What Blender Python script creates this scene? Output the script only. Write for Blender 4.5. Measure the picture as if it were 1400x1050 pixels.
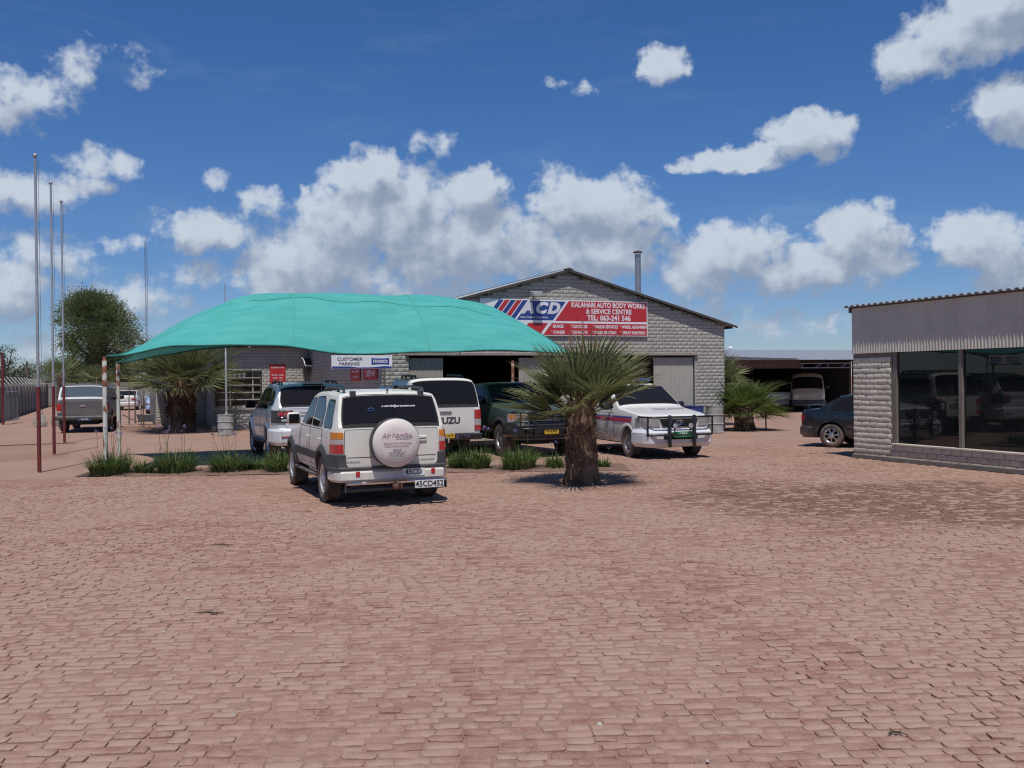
import bpy, math, random
import numpy as np
from mathutils import Vector, Matrix, Euler
R = math.radians
rnd = random.Random(7)
scene = bpy.context.scene
col = scene.collection
for o in list(bpy.data.objects): bpy.data.objects.remove(o)

# ------------------------------------------------------------------ camera
EYE = 1.8
cam_data = bpy.data.cameras.new('camera'); cam = bpy.data.objects.new('camera', cam_data); col.objects.link(cam)
cam_data.sensor_width = 36.0; cam_data.lens = 36.0*1300/1400
cam_data.clip_start = 0.1; cam_data.clip_end = 6000
cam.matrix_world = Matrix.Translation((0, 0, EYE)) @ Matrix.Rotation(R(90-0.264), 4, 'X') @ Matrix.Rotation(R(-0.65), 4, 'Z')
scene.camera = cam
scene.cycles.filter_width = 1.2
scene.view_settings.view_transform = 'Standard'; scene.view_settings.look = 'None'
scene.view_settings.exposure = 0.0; scene.view_settings.gamma = 1.0; scene.view_settings.use_curve_mapping = False

# ------------------------------------------------------------------ sun and sky
SUN_EL = R(68); SUN_AZ = math.atan2(0.04, -0.999)           # azimuth from +Y towards +X
sd = Vector((math.sin(SUN_AZ)*math.cos(SUN_EL), math.cos(SUN_AZ)*math.cos(SUN_EL), math.sin(SUN_EL)))
sun_d = bpy.data.lights.new('sun', 'SUN'); sun_d.energy = 4.0; sun_d.angle = R(0.53); sun_d.color = (1.0, 0.95, 0.88)
sun = bpy.data.objects.new('sun', sun_d); col.objects.link(sun); sun.location = (0, -20, 60)
sun.rotation_euler = sd.to_track_quat('Z', 'Y').to_euler()

world = bpy.data.worlds.new('World'); scene.world = world; world.use_nodes = True
# clouds of the day: azimuth, elevation, half width, half height (degrees) and weight
CLOUDS = [(-8.5,11.9,2.4,1.7,1),(-9.6,9.5,3.3,2.2,1),(-11.7,7.3,4.0,2.0,1),(-13.8,5.8,2.7,1.3,.9),(-6.2,9.9,3.5,2.6,1),(-2.2,11.2,2.3,1.4,1),
 (-3.5,8.2,5.2,2.6,1),(4.0,10.4,3.1,1.9,1),(6.6,10.0,2.5,2.0,1),(5.7,7.8,3.9,2.2,1),(.9,7.8,5.2,2.0,.78),(-6.6,6.0,8.0,1.4,.62),(8.5,9.5,1.4,1.1,.8),
 (-4.6,13.9,1.4,.8,.45),(13.0,7.2,3.2,1.7,.95),(11.3,6.4,3.0,1.5,.85),(19.9,7.8,2.6,1.8,1),(17.5,6.2,3.7,1.5,.9),(21.0,7.0,1.7,1.8,.8),(23.5,7.2,.9,.5,.45),
 (26.2,7.1,2.5,1.7,1),(28.0,5.8,2.5,1.8,.9),(13.4,12.5,2.8,.75,1),(17.2,13.6,2.7,1.2,1),(10.9,12.2,1.3,.5,.8),(9.4,18.0,1.35,1.25,.95),(4.4,16.9,1.2,.4,.4),
 (25.8,18.0,3.4,1.8,1),(23.2,16.9,2.3,1.2,.9),(27.7,19.2,3.4,1.7,1),(28.0,13.8,2.4,1.7,1),(-27.0,15.2,2.7,1.6,.62),(-24.4,17.0,1.3,1.6,.55),(-28.3,14.4,1.9,1.4,.65),
 (-21.0,17.1,1.2,1.0,.4),(-23.1,12.0,2.0,1.2,.65),(-27.0,10.2,2.4,1.3,.8),(-24.8,10.8,2.2,1.0,.68),(-17.3,11.5,1.1,.6,.5),(-17.5,8.7,2.7,1.3,.9),
 (-14.2,10.3,1.6,.9,.6),(-18.3,6.4,1.9,1.0,.55),(-26.2,7.0,3.0,1.2,.6),(-22.0,7.8,1.2,.6,.45),(-22.2,4.6,3.6,1.2,.6),(-27.6,5.2,2.0,1.6,.8),
 (15.4,3.2,6.0,.9,.4),(11.2,4.2,4.0,1.2,.42),(-12.1,11.1,.6,.45,.6),(2.6,17.2,.8,.3,.35),(-24.5,2.2,5,1.0,.5)]
def nn(nt, typ, **kw):
    n = nt.nodes.new(typ)
    for k, v in kw.items(): setattr(n, k, v)
    return n
def math_(nt, op, a, b=None, c=None, clamp=False):
    n = nt.nodes.new('ShaderNodeMath'); n.operation = op; n.use_clamp = clamp
    for i, x in enumerate((a, b, c)):
        if x is None: continue
        if isinstance(x, (int, float)): n.inputs[i].default_value = x
        else: nt.links.new(x, n.inputs[i])
    return n.outputs[0]
def vmath(nt, op, a, b=None):
    n = nt.nodes.new('ShaderNodeVectorMath'); n.operation = op
    for i, x in enumerate((a, b)):
        if x is None: continue
        if isinstance(x, tuple): n.inputs[i].default_value = x
        else: nt.links.new(x, n.inputs[i])
    return n.outputs['Value'] if op in ('DOT_PRODUCT', 'LENGTH') else n.outputs['Vector']
def noise(nt, vec, scale, detail=4, rough=.5, dist=0):
    n = nt.nodes.new('ShaderNodeTexNoise'); n.inputs['Scale'].default_value = scale; n.inputs['Detail'].default_value = detail
    n.inputs['Roughness'].default_value = rough; n.inputs['Distortion'].default_value = dist
    if vec is not None: nt.links.new(vec, n.inputs['Vector'])
    return n
def smooth(nt, x, a, b, lo=0.0, hi=1.0):
    n = nt.nodes.new('ShaderNodeMapRange'); n.interpolation_type = 'SMOOTHSTEP'
    nt.links.new(x, n.inputs['Value'])
    for k, v in (('From Min', a), ('From Max', b), ('To Min', lo), ('To Max', hi)): n.inputs[k].default_value = v
    return n.outputs[0]
def mixc(nt, fac, a, b):
    n = nt.nodes.new('ShaderNodeMix'); n.data_type = 'RGBA'
    for i, x in ((0, fac), (6, a), (7, b)):
        if isinstance(x, (int, float)): n.inputs[i].default_value = x
        elif isinstance(x, tuple): n.inputs[i].default_value = (*x[:3], 1)
        else: nt.links.new(x, n.inputs[i])
    return n.outputs[2]

grp = bpy.data.node_groups.new('cloud_density', 'ShaderNodeTree')
grp.interface.new_socket('Vector', in_out='INPUT', socket_type='NodeSocketVector')
grp.interface.new_socket('Density', in_out='OUTPUT', socket_type='NodeSocketFloat'); grp.interface.new_socket('Soft', in_out='OUTPUT', socket_type='NodeSocketFloat')
gi = grp.nodes.new('NodeGroupInput'); go = grp.nodes.new('NodeGroupOutput')
p = gi.outputs[0]
w1 = noise(grp, p, .42, 6, .55)
warp = vmath(grp, 'MULTIPLY', vmath(grp, 'SUBTRACT', w1.outputs['Color'], (.5, .5, .5)), (3.6, 2.6, 0))
q = vmath(grp, 'ADD', p, warp)
acc = None
for (a, e, ra, re, w) in CLOUDS:
    d = vmath(grp, 'MULTIPLY', vmath(grp, 'SUBTRACT', q, (a, e, 0)), (1/ra, 1/re, 0))
    f = math_(grp, 'MULTIPLY_ADD', vmath(grp, 'DOT_PRODUCT', d, d), -.62*w, w)
    acc = f if acc is None else math_(grp, 'SMOOTH_MAX', acc, f, .12)
# the same kind of fair weather clouds all round the rest of the sky
far = noise(grp, p, .075, 3, .5)
sep = nn(grp, 'ShaderNodeSeparateXYZ'); grp.links.new(p, sep.inputs[0])
out_az = smooth(grp, math_(grp, 'ABSOLUTE', sep.outputs[0]), 31, 38)
out_el = smooth(grp, sep.outputs[1], 22.5, 28)
outm = math_(grp, 'MAXIMUM', out_az, out_el)
gen = math_(grp, 'MULTIPLY', math_(grp, 'MULTIPLY_ADD', far.outputs[0], 7, -4.0), outm)
gen = math_(grp, 'ADD', math_(grp, 'MINIMUM', gen, 1.0), math_(grp, 'MULTIPLY_ADD', outm, 3.0, -3.0))
acc = math_(grp, 'MAXIMUM', acc, gen)
acc = math_(grp, 'MAXIMUM', acc, -1.6)
w2 = noise(grp, p, .95, 8, .58)
grp.links.new(math_(grp, 'ADD', acc, math_(grp, 'MULTIPLY_ADD', w2.outputs[0], 1.45, -.725)), go.inputs[0])
w3 = noise(grp, p, .75, 3, .5)
grp.links.new(math_(grp, 'ADD', acc, math_(grp, 'MULTIPLY_ADD', w3.outputs[0], 1.3, -.65)), go.inputs[1])

wt = world.node_tree; wt.nodes.clear()
sky = nn(wt, 'ShaderNodeTexSky'); sky.sky_type = 'NISHITA'; sky.sun_disc = False
sky.sun_elevation = SUN_EL; sky.sun_rotation = SUN_AZ; sky.altitude = 1200; sky.air_density = 1.0; sky.dust_density = .3; sky.ozone_density = 2.0
tc = nn(wt, 'ShaderNodeTexCoord'); sx = nn(wt, 'ShaderNodeSeparateXYZ'); wt.links.new(tc.outputs['Generated'], sx.inputs[0])
az = math_(wt, 'MULTIPLY', math_(wt, 'ARCTAN2', sx.outputs[0], sx.outputs[1]), 180/math.pi)
el = math_(wt, 'MULTIPLY', math_(wt, 'ARCSINE', sx.outputs[2]), 180/math.pi)
cx = nn(wt, 'ShaderNodeCombineXYZ'); wt.links.new(az, cx.inputs[0]); wt.links.new(el, cx.inputs[1])
def dens(v):
    g = wt.nodes.new('ShaderNodeGroup'); g.node_tree = grp; wt.links.new(v, g.inputs[0]); return g.outputs[0], g.outputs[1]
D0, E0 = dens(cx.outputs[0])
D1, E1 = dens(vmath(wt, 'ADD', cx.outputs[0], (-.5, 1.5, 0)))
alpha = smooth(wt, D0, .10, .72)
alpha = math_(wt, 'MULTIPLY', alpha, smooth(wt, el, -.5, 1.5))
lit = smooth(wt, math_(wt, 'ADD', math_(wt, 'MULTIPLY', math_(wt, 'SUBTRACT', D0, D1), .4), math_(wt, 'MULTIPLY', math_(wt, 'SUBTRACT', E0, E1), .6)), -.42, .62)
core = smooth(wt, D0, .4, 1.3)
lit = math_(wt, 'MULTIPLY_ADD', core, -.12, lit, clamp=True)
ccol = mixc(wt, lit, (.27, .335, .455), (.56, .63, .725))
cirrus = noise(wt, vmath(wt, 'MULTIPLY', cx.outputs[0], (.05, .22, 1)), 1.6, 5, .6, .6)
cir = math_(wt, 'MULTIPLY', smooth(wt, cirrus.outputs[0], .5, .8), .10)
hs = nn(wt, 'ShaderNodeHueSaturation'); wt.links.new(sky.outputs[0], hs.inputs['Color']); hs.inputs['Saturation'].default_value = 1.2; hs.inputs['Value'].default_value = 1.0
b1 = nn(wt, 'ShaderNodeBackground'); tint = nn(wt, 'ShaderNodeMix', data_type='RGBA', blend_type='MULTIPLY'); tint.inputs[0].default_value = 1; wt.links.new(mixc(wt, smooth(wt, el, -1, 19), (.66, .76, 1.02), (.72, .90, 1.16)), tint.inputs[7]); wt.links.new(hs.outputs[0], tint.inputs[6]); wt.links.new(tint.outputs[2], b1.inputs[0]); b1.inputs[1].default_value = .08
b2 = nn(wt, 'ShaderNodeBackground'); wt.links.new(ccol, b2.inputs[0]); b2.inputs[1].default_value = 1.0
mx = nn(wt, 'ShaderNodeMixShader'); wt.links.new(math_(wt, 'MAXIMUM', alpha, cir), mx.inputs[0]); wt.links.new(b1.outputs[0], mx.inputs[1]); wt.links.new(b2.outputs[0], mx.inputs[2])
wo = nn(wt, 'ShaderNodeOutputWorld'); wt.links.new(mx.outputs[0], wo.inputs[0])

# ------------------------------------------------------------------ helpers
PHI = R(22.5); CP, SP = math.cos(PHI), math.sin(PHI)
def S(u, v, z=0.0): return Vector((u*CP - v*SP, u*SP + v*CP, z))      # the plot's own grid: u along the hall front, v away
def tag(o, label=None, cat=None, group=None, kind=None):
    for k, v in (('label', label), ('category', cat), ('group', group), ('kind', kind)):
        if v: o[k] = v
    return o
def empty(name, loc=(0, 0, 0), rz=0, label=None, cat=None, group=None):
    o = bpy.data.objects.new(name, None); col.objects.link(o); o.location = loc; o.rotation_euler = (0, 0, rz); o.empty_display_size = .2
    return tag(o, label, cat, group)
def link(name, me, parent=None, loc=(0, 0, 0), rot=(0, 0, 0), scale=None):
    o = bpy.data.objects.new(name, me); col.objects.link(o); o.parent = parent; o.location = loc; o.rotation_euler = rot
    if scale: o.scale = scale
    return o
def copy_tree(o, parent=None):
    c = o.copy(); col.objects.link(c); c.parent = parent
    for ch in o.children: copy_tree(ch, c)
    return c
class MB:
    def __init__(s): s.v = []; s.f = []; s.m = []
    def add(s, vs, fs, mi=0):
        b = len(s.v); s.v += [tuple(p) for p in vs]; s.f += [tuple(b+i for i in f) for f in fs]; s.m += [mi]*len(fs); return s
    def box(s, x0, x1, y0, y1, z0, z1, mi=0, b=0, xf=None):
        if not b:
            vs = [(x, y, z) for x in (x0, x1) for y in (y0, y1) for z in (z0, z1)]
            fs = [(0, 1, 3, 2), (4, 6, 7, 5), (0, 4, 5, 1), (2, 3, 7, 6), (0, 2, 6, 4), (1, 5, 7, 3)]
        else:
            X, Y, Z = (x0, x1), (y0, y1), (z0, z1); vs = []; ix = {}
            for i in (0, 1):
                for j in (0, 1):
                    for k in (0, 1):
                        c = (X[i], Y[j], Z[k]); dlt = (b if i == 0 else -b, b if j == 0 else -b, b if k == 0 else -b)
                        for a in range(3):
                            ix[i, j, k, a] = len(vs); vs.append(tuple(c[n] + (0 if n == a else dlt[n]) for n in range(3)))
            fs = []
            for a in range(3):
                o1, o2 = [n for n in range(3) if n != a]
                for sgn in (0, 1):
                    q = []
                    for t in ((0, 0), (1, 0), (1, 1), (0, 1)):
                        ijk = [0]*3; ijk[a] = sgn; ijk[o1], ijk[o2] = t; q.append(ix[(*ijk, a)])
                    fs.append(tuple(q))
                for t in ((0, 0), (1, 0), (1, 1), (0, 1)):
                    lo = [0]*3; lo[o1], lo[o2] = t; hi = list(lo); hi[a] = 1
                    fs.append((ix[(*lo, o1)], ix[(*hi, o1)], ix[(*hi, o2)], ix[(*lo, o2)]))
            for i in (0, 1):
                for j in (0, 1):
                    for k in (0, 1): fs.append(tuple(ix[i, j, k, a] for a in range(3)))
        if xf: vs = [xf(*p) for p in vs]
        return s.add(vs, fs, mi)
    def tube(s, pts, r, n=8, mi=0, closed=False):
        pts = [Vector(p) for p in pts]; m = len(pts); rs = r if isinstance(r, (list, tuple)) else [r]*m
        vs = []; t0 = (pts[1]-pts[0]).normalized(); up = Vector((0, 0, 1)) if abs(t0.z) < .9 else Vector((1, 0, 0)); a = t0.cross(up).normalized()
        for i, p in enumerate(pts):
            if closed: t = (pts[(i+1) % m]-pts[i-1]).normalized()
            else: t = (pts[min(i+1, m-1)]-pts[max(i-1, 0)]).normalized()
            a = (a - t*a.dot(t)).normalized(); b = t.cross(a)
            vs += [p + (a*math.cos(2*math.pi*k/n) + b*math.sin(2*math.pi*k/n))*rs[i] for k in range(n)]
        fs = [(i*n+k, i*n+(k+1) % n, (i+1) % m*n+(k+1) % n, (i+1) % m*n+k) for i in range(m if closed else m-1) for k in range(n)]
        if not closed: fs += [tuple(range(n))[::-1], tuple((m-1)*n+k for k in range(n))]
        return s.add(vs, fs, mi)
    def lathe(s, prof, n=24, o=(0, 0, 0), axis='z', mi=0, closed=False, jit=0, caps=True):
        vs = []
        for (r, h) in prof:
            for k in range(n):
                a = 2*math.pi*k/n; rr = r*(1+rnd.uniform(-jit, jit)); c, d = rr*math.cos(a), rr*math.sin(a)
                q = {'z': (c, d, h), 'y': (c, h, -d), 'x': (h, c, d)}[axis]; vs.append((o[0]+q[0], o[1]+q[1], o[2]+q[2]))
        m = len(prof); fs = [(i*n+k, i*n+(k+1) % n, (i+1) % m*n+(k+1) % n, (i+1) % m*n+k) for i in range(m if closed else m-1) for k in range(n)]
        if not closed and caps:
            if prof[0][0] > 1e-4: fs.append(tuple(range(n))[::-1])
            if prof[-1][0] > 1e-4: fs.append(tuple((m-1)*n+k for k in range(n)))
        return s.add(vs, fs, mi)
    def prism(s, poly, fn0, fn1, mi=0):
        n = len(poly); vs = [fn0(*p) for p in poly]+[fn1(*p) for p in poly]
        fs = [tuple(range(n))[::-1], tuple(range(n, 2*n))]+[(i, (i+1) % n, n+(i+1) % n, n+i) for i in range(n)]
        return s.add(vs, fs, mi)
    def grid(s, fn, nu, nv, mi=0):
        vs = [fn(i/nu, j/nv) for i in range(nu+1) for j in range(nv+1)]; w = nv+1
        return s.add(vs, [(i*w+j, (i+1)*w+j, (i+1)*w+j+1, i*w+j+1) for i in range(nu) for j in range(nv)], mi)
    def mesh(s, name, mats, smooth=None):
        me = bpy.data.meshes.new(name); me.from_pydata(s.v, [], s.f)
        for m in (mats if isinstance(mats, (list, tuple)) else [mats]): me.materials.append(m)
        if any(s.m): me.polygons.foreach_set('material_index', s.m)
        if smooth is not None: me.shade_smooth(); me.set_sharp_from_angle(angle=R(smooth))
        me.update(); return me
    def build(s, name, mats, parent=None, smooth=None, loc=(0, 0, 0), rot=(0, 0, 0)):
        return link(name, s.mesh(name, mats, smooth), parent, loc, rot)
def tab(T, x):
    if x <= T[0][0]: return T[0][1]
    for (a, b), (c, d) in zip(T, T[1:]):
        if x <= c: return b+(d-b)*(x-a)/(c-a) if c > a else d
    return T[-1][1]
def round_poly(pts, r, n=4):
    out = []; m = len(pts)
    for i in range(m):
        p = Vector(pts[i]); a = Vector(pts[i-1])-p; b = Vector(pts[(i+1) % m])-p
        rr = min(r, a.length*.45, b.length*.45); A = p+a.normalized()*rr; B = p+b.normalized()*rr
        for k in range(n+1):
            t = k/n; out.append(tuple(A*(1-t)**2+p*2*t*(1-t)+B*t*t))
    return out
def rect(x0, x1, y0, y1): return [(x0, y0), (x1, y0), (x1, y1), (x0, y1)]
def text(body, size, mat, parent, loc, rot, name='lettering', bold=0.0, ext=.002, align='CENTER', shear=0, sx=1.0, space=1.0):
    cu = bpy.data.curves.new(name, 'FONT'); cu.body = body; cu.size = size; cu.align_x = align; cu.align_y = 'CENTER'
    cu.offset = bold; cu.extrude = ext; cu.shear = shear; cu.resolution_u = 3; cu.space_character = space
    t = bpy.data.objects.new(name, cu); col.objects.link(t)
    me = bpy.data.meshes.new_from_object(t); bpy.data.objects.remove(t); bpy.data.curves.remove(cu)
    me.name = name; me.materials.clear(); me.materials.append(mat)
    return link(name, me, parent, loc, rot, (sx, 1, 1))

# ------------------------------------------------------------------ materials
MATS = {}
def mat(name, c, rough=.5, metal=0.0, c2=None, ns=6.0, bump=0.0, bs=60.0, coat=0.0, spec=.5, lo=.35, hi=.7, dirt=None, trans=0.0, ior=None, coord='Object', detail=5, stretch=None):
    m = bpy.data.materials.new(name); m.use_nodes = True; nt = m.node_tree; b = nt.nodes['Principled BSDF']
    b.inputs['Base Color'].default_value = (*c, 1); b.inputs['Roughness'].default_value = rough; b.inputs['Metallic'].default_value = metal
    b.inputs['Coat Weight'].default_value = coat; b.inputs['Coat Roughness'].default_value = .06; b.inputs['Specular IOR Level'].default_value = spec
    if ior: b.inputs['IOR'].default_value = ior
    t = nt.nodes.new('ShaderNodeTexCoord'); vec = t.outputs[coord] if coord != 'World' else nn(nt, 'ShaderNodeNewGeometry').outputs['Position']
    if stretch: vec = vmath(nt, 'MULTIPLY', vec, stretch)
    colr = None
    if c2:
        n = noise(nt, vec, ns, detail, .6); colr = mixc(nt, smooth(nt, n.outputs[0], lo, hi), c, c2)
        oi = nn(nt, 'ShaderNodeObjectInfo'); h = nn(nt, 'ShaderNodeHueSaturation'); nt.links.new(colr, h.inputs['Color'])
        nt.links.new(math_(nt, 'MULTIPLY_ADD', oi.outputs['Random'], .16, .92), h.inputs['Value']); colr = h.outputs[0]
    if dirt:   # road dust low on a vehicle
        sz = nn(nt, 'ShaderNodeSeparateXYZ'); nt.links.new(t.outputs['Object'], sz.inputs[0])
        n2 = noise(nt, t.outputs['Object'], 4, 5, .6)
        f = math_(nt, 'MULTIPLY', smooth(nt, sz.outputs[2], dirt[0], .25), smooth(nt, n2.outputs[0], .2, .75)); f = math_(nt, 'MULTIPLY_ADD', f, dirt[1], math_(nt, 'MULTIPLY', smooth(nt, n2.outputs[0], .4, .8), dirt[1]*.12))
        colr = mixc(nt, f, colr if colr is not None else c, (.40, .29, .23))
        nt.links.new(math_(nt, 'MULTIPLY_ADD', f, .5, rough), b.inputs['Roughness'])
        nt.links.new(math_(nt, 'MULTIPLY_ADD', f, -coat, coat), b.inputs['Coat Weight'])
    if colr is not None: nt.links.new(colr, b.inputs['Base Color'])
    if bump:
        n3 = noise(nt, vec, bs, 4, .6); bp = nn(nt, 'ShaderNodeBump'); bp.inputs['Strength'].default_value = bump; bp.inputs['Distance'].default_value = .01
        nt.links.new(n3.outputs[0], bp.inputs['Height']); nt.links.new(bp.outputs[0], b.inputs['Normal'])
    if trans:
        tr = nn(nt, 'ShaderNodeBsdfTranslucent'); ms = nn(nt, 'ShaderNodeMixShader'); ms.inputs[0].default_value = trans
        if colr is not None: nt.links.new(colr, tr.inputs[0])
        else: tr.inputs[0].default_value = (*c, 1)
        out = nt.nodes['Material Output']; nt.links.new(b.outputs[0], ms.inputs[1]); nt.links.new(tr.outputs[0], ms.inputs[2]); nt.links.new(ms.outputs[0], out.inputs[0])
    MATS[name] = m; return m
white_paint = mat('white_paint', (.72, .71, .67), .32, coat=.6, dirt=(1.0, .55))
cream_paint = mat('cream_paint', (.70, .68, .61), .38, coat=.4, dirt=(1.0, .6))
silver_paint = mat('silver_paint', (.70, .72, .74), .32, .12, coat=.7, dirt=(.8, .4))
grey_paint = mat('grey_paint', (.13, .125, .12), .35, .3, coat=.5, dirt=(1.0, .45))
green_paint = mat('green_paint', (.04, .07, .06), .4, .1, coat=.3, dirt=(1.0, .35))
navy_paint = mat('navy_paint', (.007, .012, .016), .28, .1, coat=.5, dirt=(.7, .3))
beige_paint = mat('beige_paint', (.55, .47, .33), .45, coat=.3, dirt=(1.0, .4))
glass = mat('car_glass', (.014, .014, .016), .03, spec=.5, ior=1.24)
rubber = mat('rubber', (.018, .018, .018), .75, c2=(.035, .031, .028), ns=10, dirt=(.6, .35))
seal = mat('door_seal', (.012, .012, .012), .8)
plastic = mat('dark_plastic', (.035, .037, .042), .55, c2=(.06, .06, .062), ns=5, dirt=(.7, .3))
black = mat('black_metal', (.012, .012, .014), .38, coat=.3)
chrome = mat('chrome', (.75, .75, .76), .12, 1.0)
alloy = mat('alloy', (.55, .55, .56), .28, .9)
steel = mat('steel_rim', (.35, .35, .35), .45, .6)
red_lens = mat('red_lens', (.42, .015, .018), .12, coat=1.0)
amber_lens = mat('amber_lens', (.62, .20, .015), .12, coat=1.0)
clear_lens = mat('clear_lens', (.55, .56, .58), .08, .5, coat=1.0)
plate_white = mat('plate_white', (.68, .68, .66), .5)
plate_yellow = mat('plate_yellow', (.66, .42, .03), .5)
plate_green = mat('plate_green', (.02, .22, .08), .5)
ink = mat('ink', (.01, .01, .012), .6)
sign_white = mat('sign_white', (.74, .75, .76), .45, c2=(.68, .69, .71), ns=3)
sign_red = mat('sign_red', (.47, .028, .035), .45, c2=(.42, .03, .04), ns=3)
sign_blue = mat('sign_blue', (.022, .055, .24), .45, c2=(.03, .065, .26), ns=3)
stripe_red = mat('stripe_red', (.33, .025, .06), .35, coat=.5)
stripe_blue = mat('stripe_blue', (.05, .045, .25), .35, coat=.5)
blue_lens = mat('blue_lens', (.03, .09, .42), .15, coat=1.0)
galv = mat('galvanised_steel', (.36, .37, .38), .42, .75, c2=(.28, .29, .30), ns=8)

# ------------------------------------------------------------------ ground, paving
def ground_mat(name, c1, c2, c3, joints=False):
    m = bpy.data.materials.new(name); m.use_nodes = True; nt = m.node_tree; b = nt.nodes['Principled BSDF']; b.inputs['Roughness'].default_value = .95; b.inputs['Specular IOR Level'].default_value = .15
    pos = nn(nt, 'ShaderNodeNewGeometry').outputs['Position']
    n1 = noise(nt, pos, .35, 5, .6); n2 = noise(nt, pos, 5, 6, .65); n3 = noise(nt, pos, 60, 4, .6)
    c = mixc(nt, smooth(nt, n1.outputs[0], .35, .65), c1, c2); c = mixc(nt, math_(nt, 'MULTIPLY', smooth(nt, n2.outputs[0], .48, .75), .55), c, c3)
    h = nn(nt, 'ShaderNodeHueSaturation'); nt.links.new(c, h.inputs['Color']); nt.links.new(math_(nt, 'MULTIPLY_ADD', n3.outputs[0], .5, .75), h.inputs['Value']); c = h.outputs[0]
    ht = math_(nt, 'ADD', n3.outputs[0], math_(nt, 'MULTIPLY', n2.outputs[0], 3))
    if joints:
        br = nn(nt, 'ShaderNodeTexBrick'); wp = vmath(nt, 'ADD', pos, vmath(nt, 'MULTIPLY', vmath(nt, 'SUBTRACT', n2.outputs['Color'], (.5, .5, .5)), (.1, .1, 0)))
        nt.links.new(wp, br.inputs['Vector']); br.inputs['Scale'].default_value = 1; br.inputs['Brick Width'].default_value = .2; br.inputs['Row Height'].default_value = .105
        br.inputs['Mortar Size'].default_value = .008; br.inputs['Mortar Smooth'].default_value = .6
        br.inputs['Color1'].default_value = (1, 1, 1, 1); br.inputs['Color2'].default_value = (.8, .8, .8, 1); br.inputs['Mortar'].default_value = (.35, .3, .3, 1)
        k = nn(nt, 'ShaderNodeMix', data_type='RGBA', blend_type='MULTIPLY'); k.inputs[0].default_value = .5; nt.links.new(c, k.inputs[6]); nt.links.new(br.outputs[0], k.inputs[7]); c = k.outputs[2]
    nt.links.new(c, b.inputs['Base Color'])
    bp = nn(nt, 'ShaderNodeBump'); bp.inputs['Strength'].default_value = .5; bp.inputs['Distance'].default_value = .012; nt.links.new(ht, bp.inputs['Height']); nt.links.new(bp.outputs[0], b.inputs['Normal'])
    return m
earth = ground_mat('red_earth', (.31, .20, .15), (.27, .165, .12), (.20, .12, .085))
yard_m = ground_mat('dusty_paving', (.365, .242, .188), (.335, .212, .16), (.25, .145, .11), True)
joint_m = ground_mat('joint_sand', (.315, .20, .152), (.265, .16, .12), (.185, .105, .08))
soil = ground_mat('bed_soil', (.16, .10, .075), (.22, .14, .11), (.09, .06, .045))
g = MB(); g.grid(lambda a, b: ((a-.5)*6000, (b-.5)*6000+500, -.03), 24, 24); tag(g.build('ground', earth), kind='structure')
g = MB(); q = [S(u, v, -.016) for u, v in ((-1.2, 26.2), (-1.2, 120), (60, 120), (60, -30), (-30, -30), (-30, 10))]; g.add(q, [tuple(range(len(q)))[::-1]]); g.f[-1] = tuple(range(len(q)))
tag(g.build('yard', yard_m), kind='structure')
g = MB(); g.add([S(u, v, -.012) for u, v in ((-40, 31.5), (-1.1, 32.6), (-1.1, 120), (-40, 120))], [(0, 1, 2, 3)]); tag(g.build('driveway', yard_m), kind='structure')
g = MB(); XW = 15.5
g.add([(-14, -3, -.008), (14, -3, -.008), (XW, 24, -.008), (2.4, 24, -.008), (2.2, 18.65, -.008), (-8.6, 18.45, -.008), (-12, 17.5, -.008), (-14, 17, -.008)], [tuple(range(8))])
paving = tag(g.build('paving', joint_m), kind='structure')
g = MB(); g.grid(lambda a, b: (-8.6+a*10.9, 18.62+b*(1.5+.2*math.sin(a*9))+.05*math.sin(a*23), -.002+.03*math.sin(b*3.14)*(1+.4*math.sin(a*31))), 60, 6); tag(g.build('flower_bed', soil, smooth=60), kind='structure')

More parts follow.
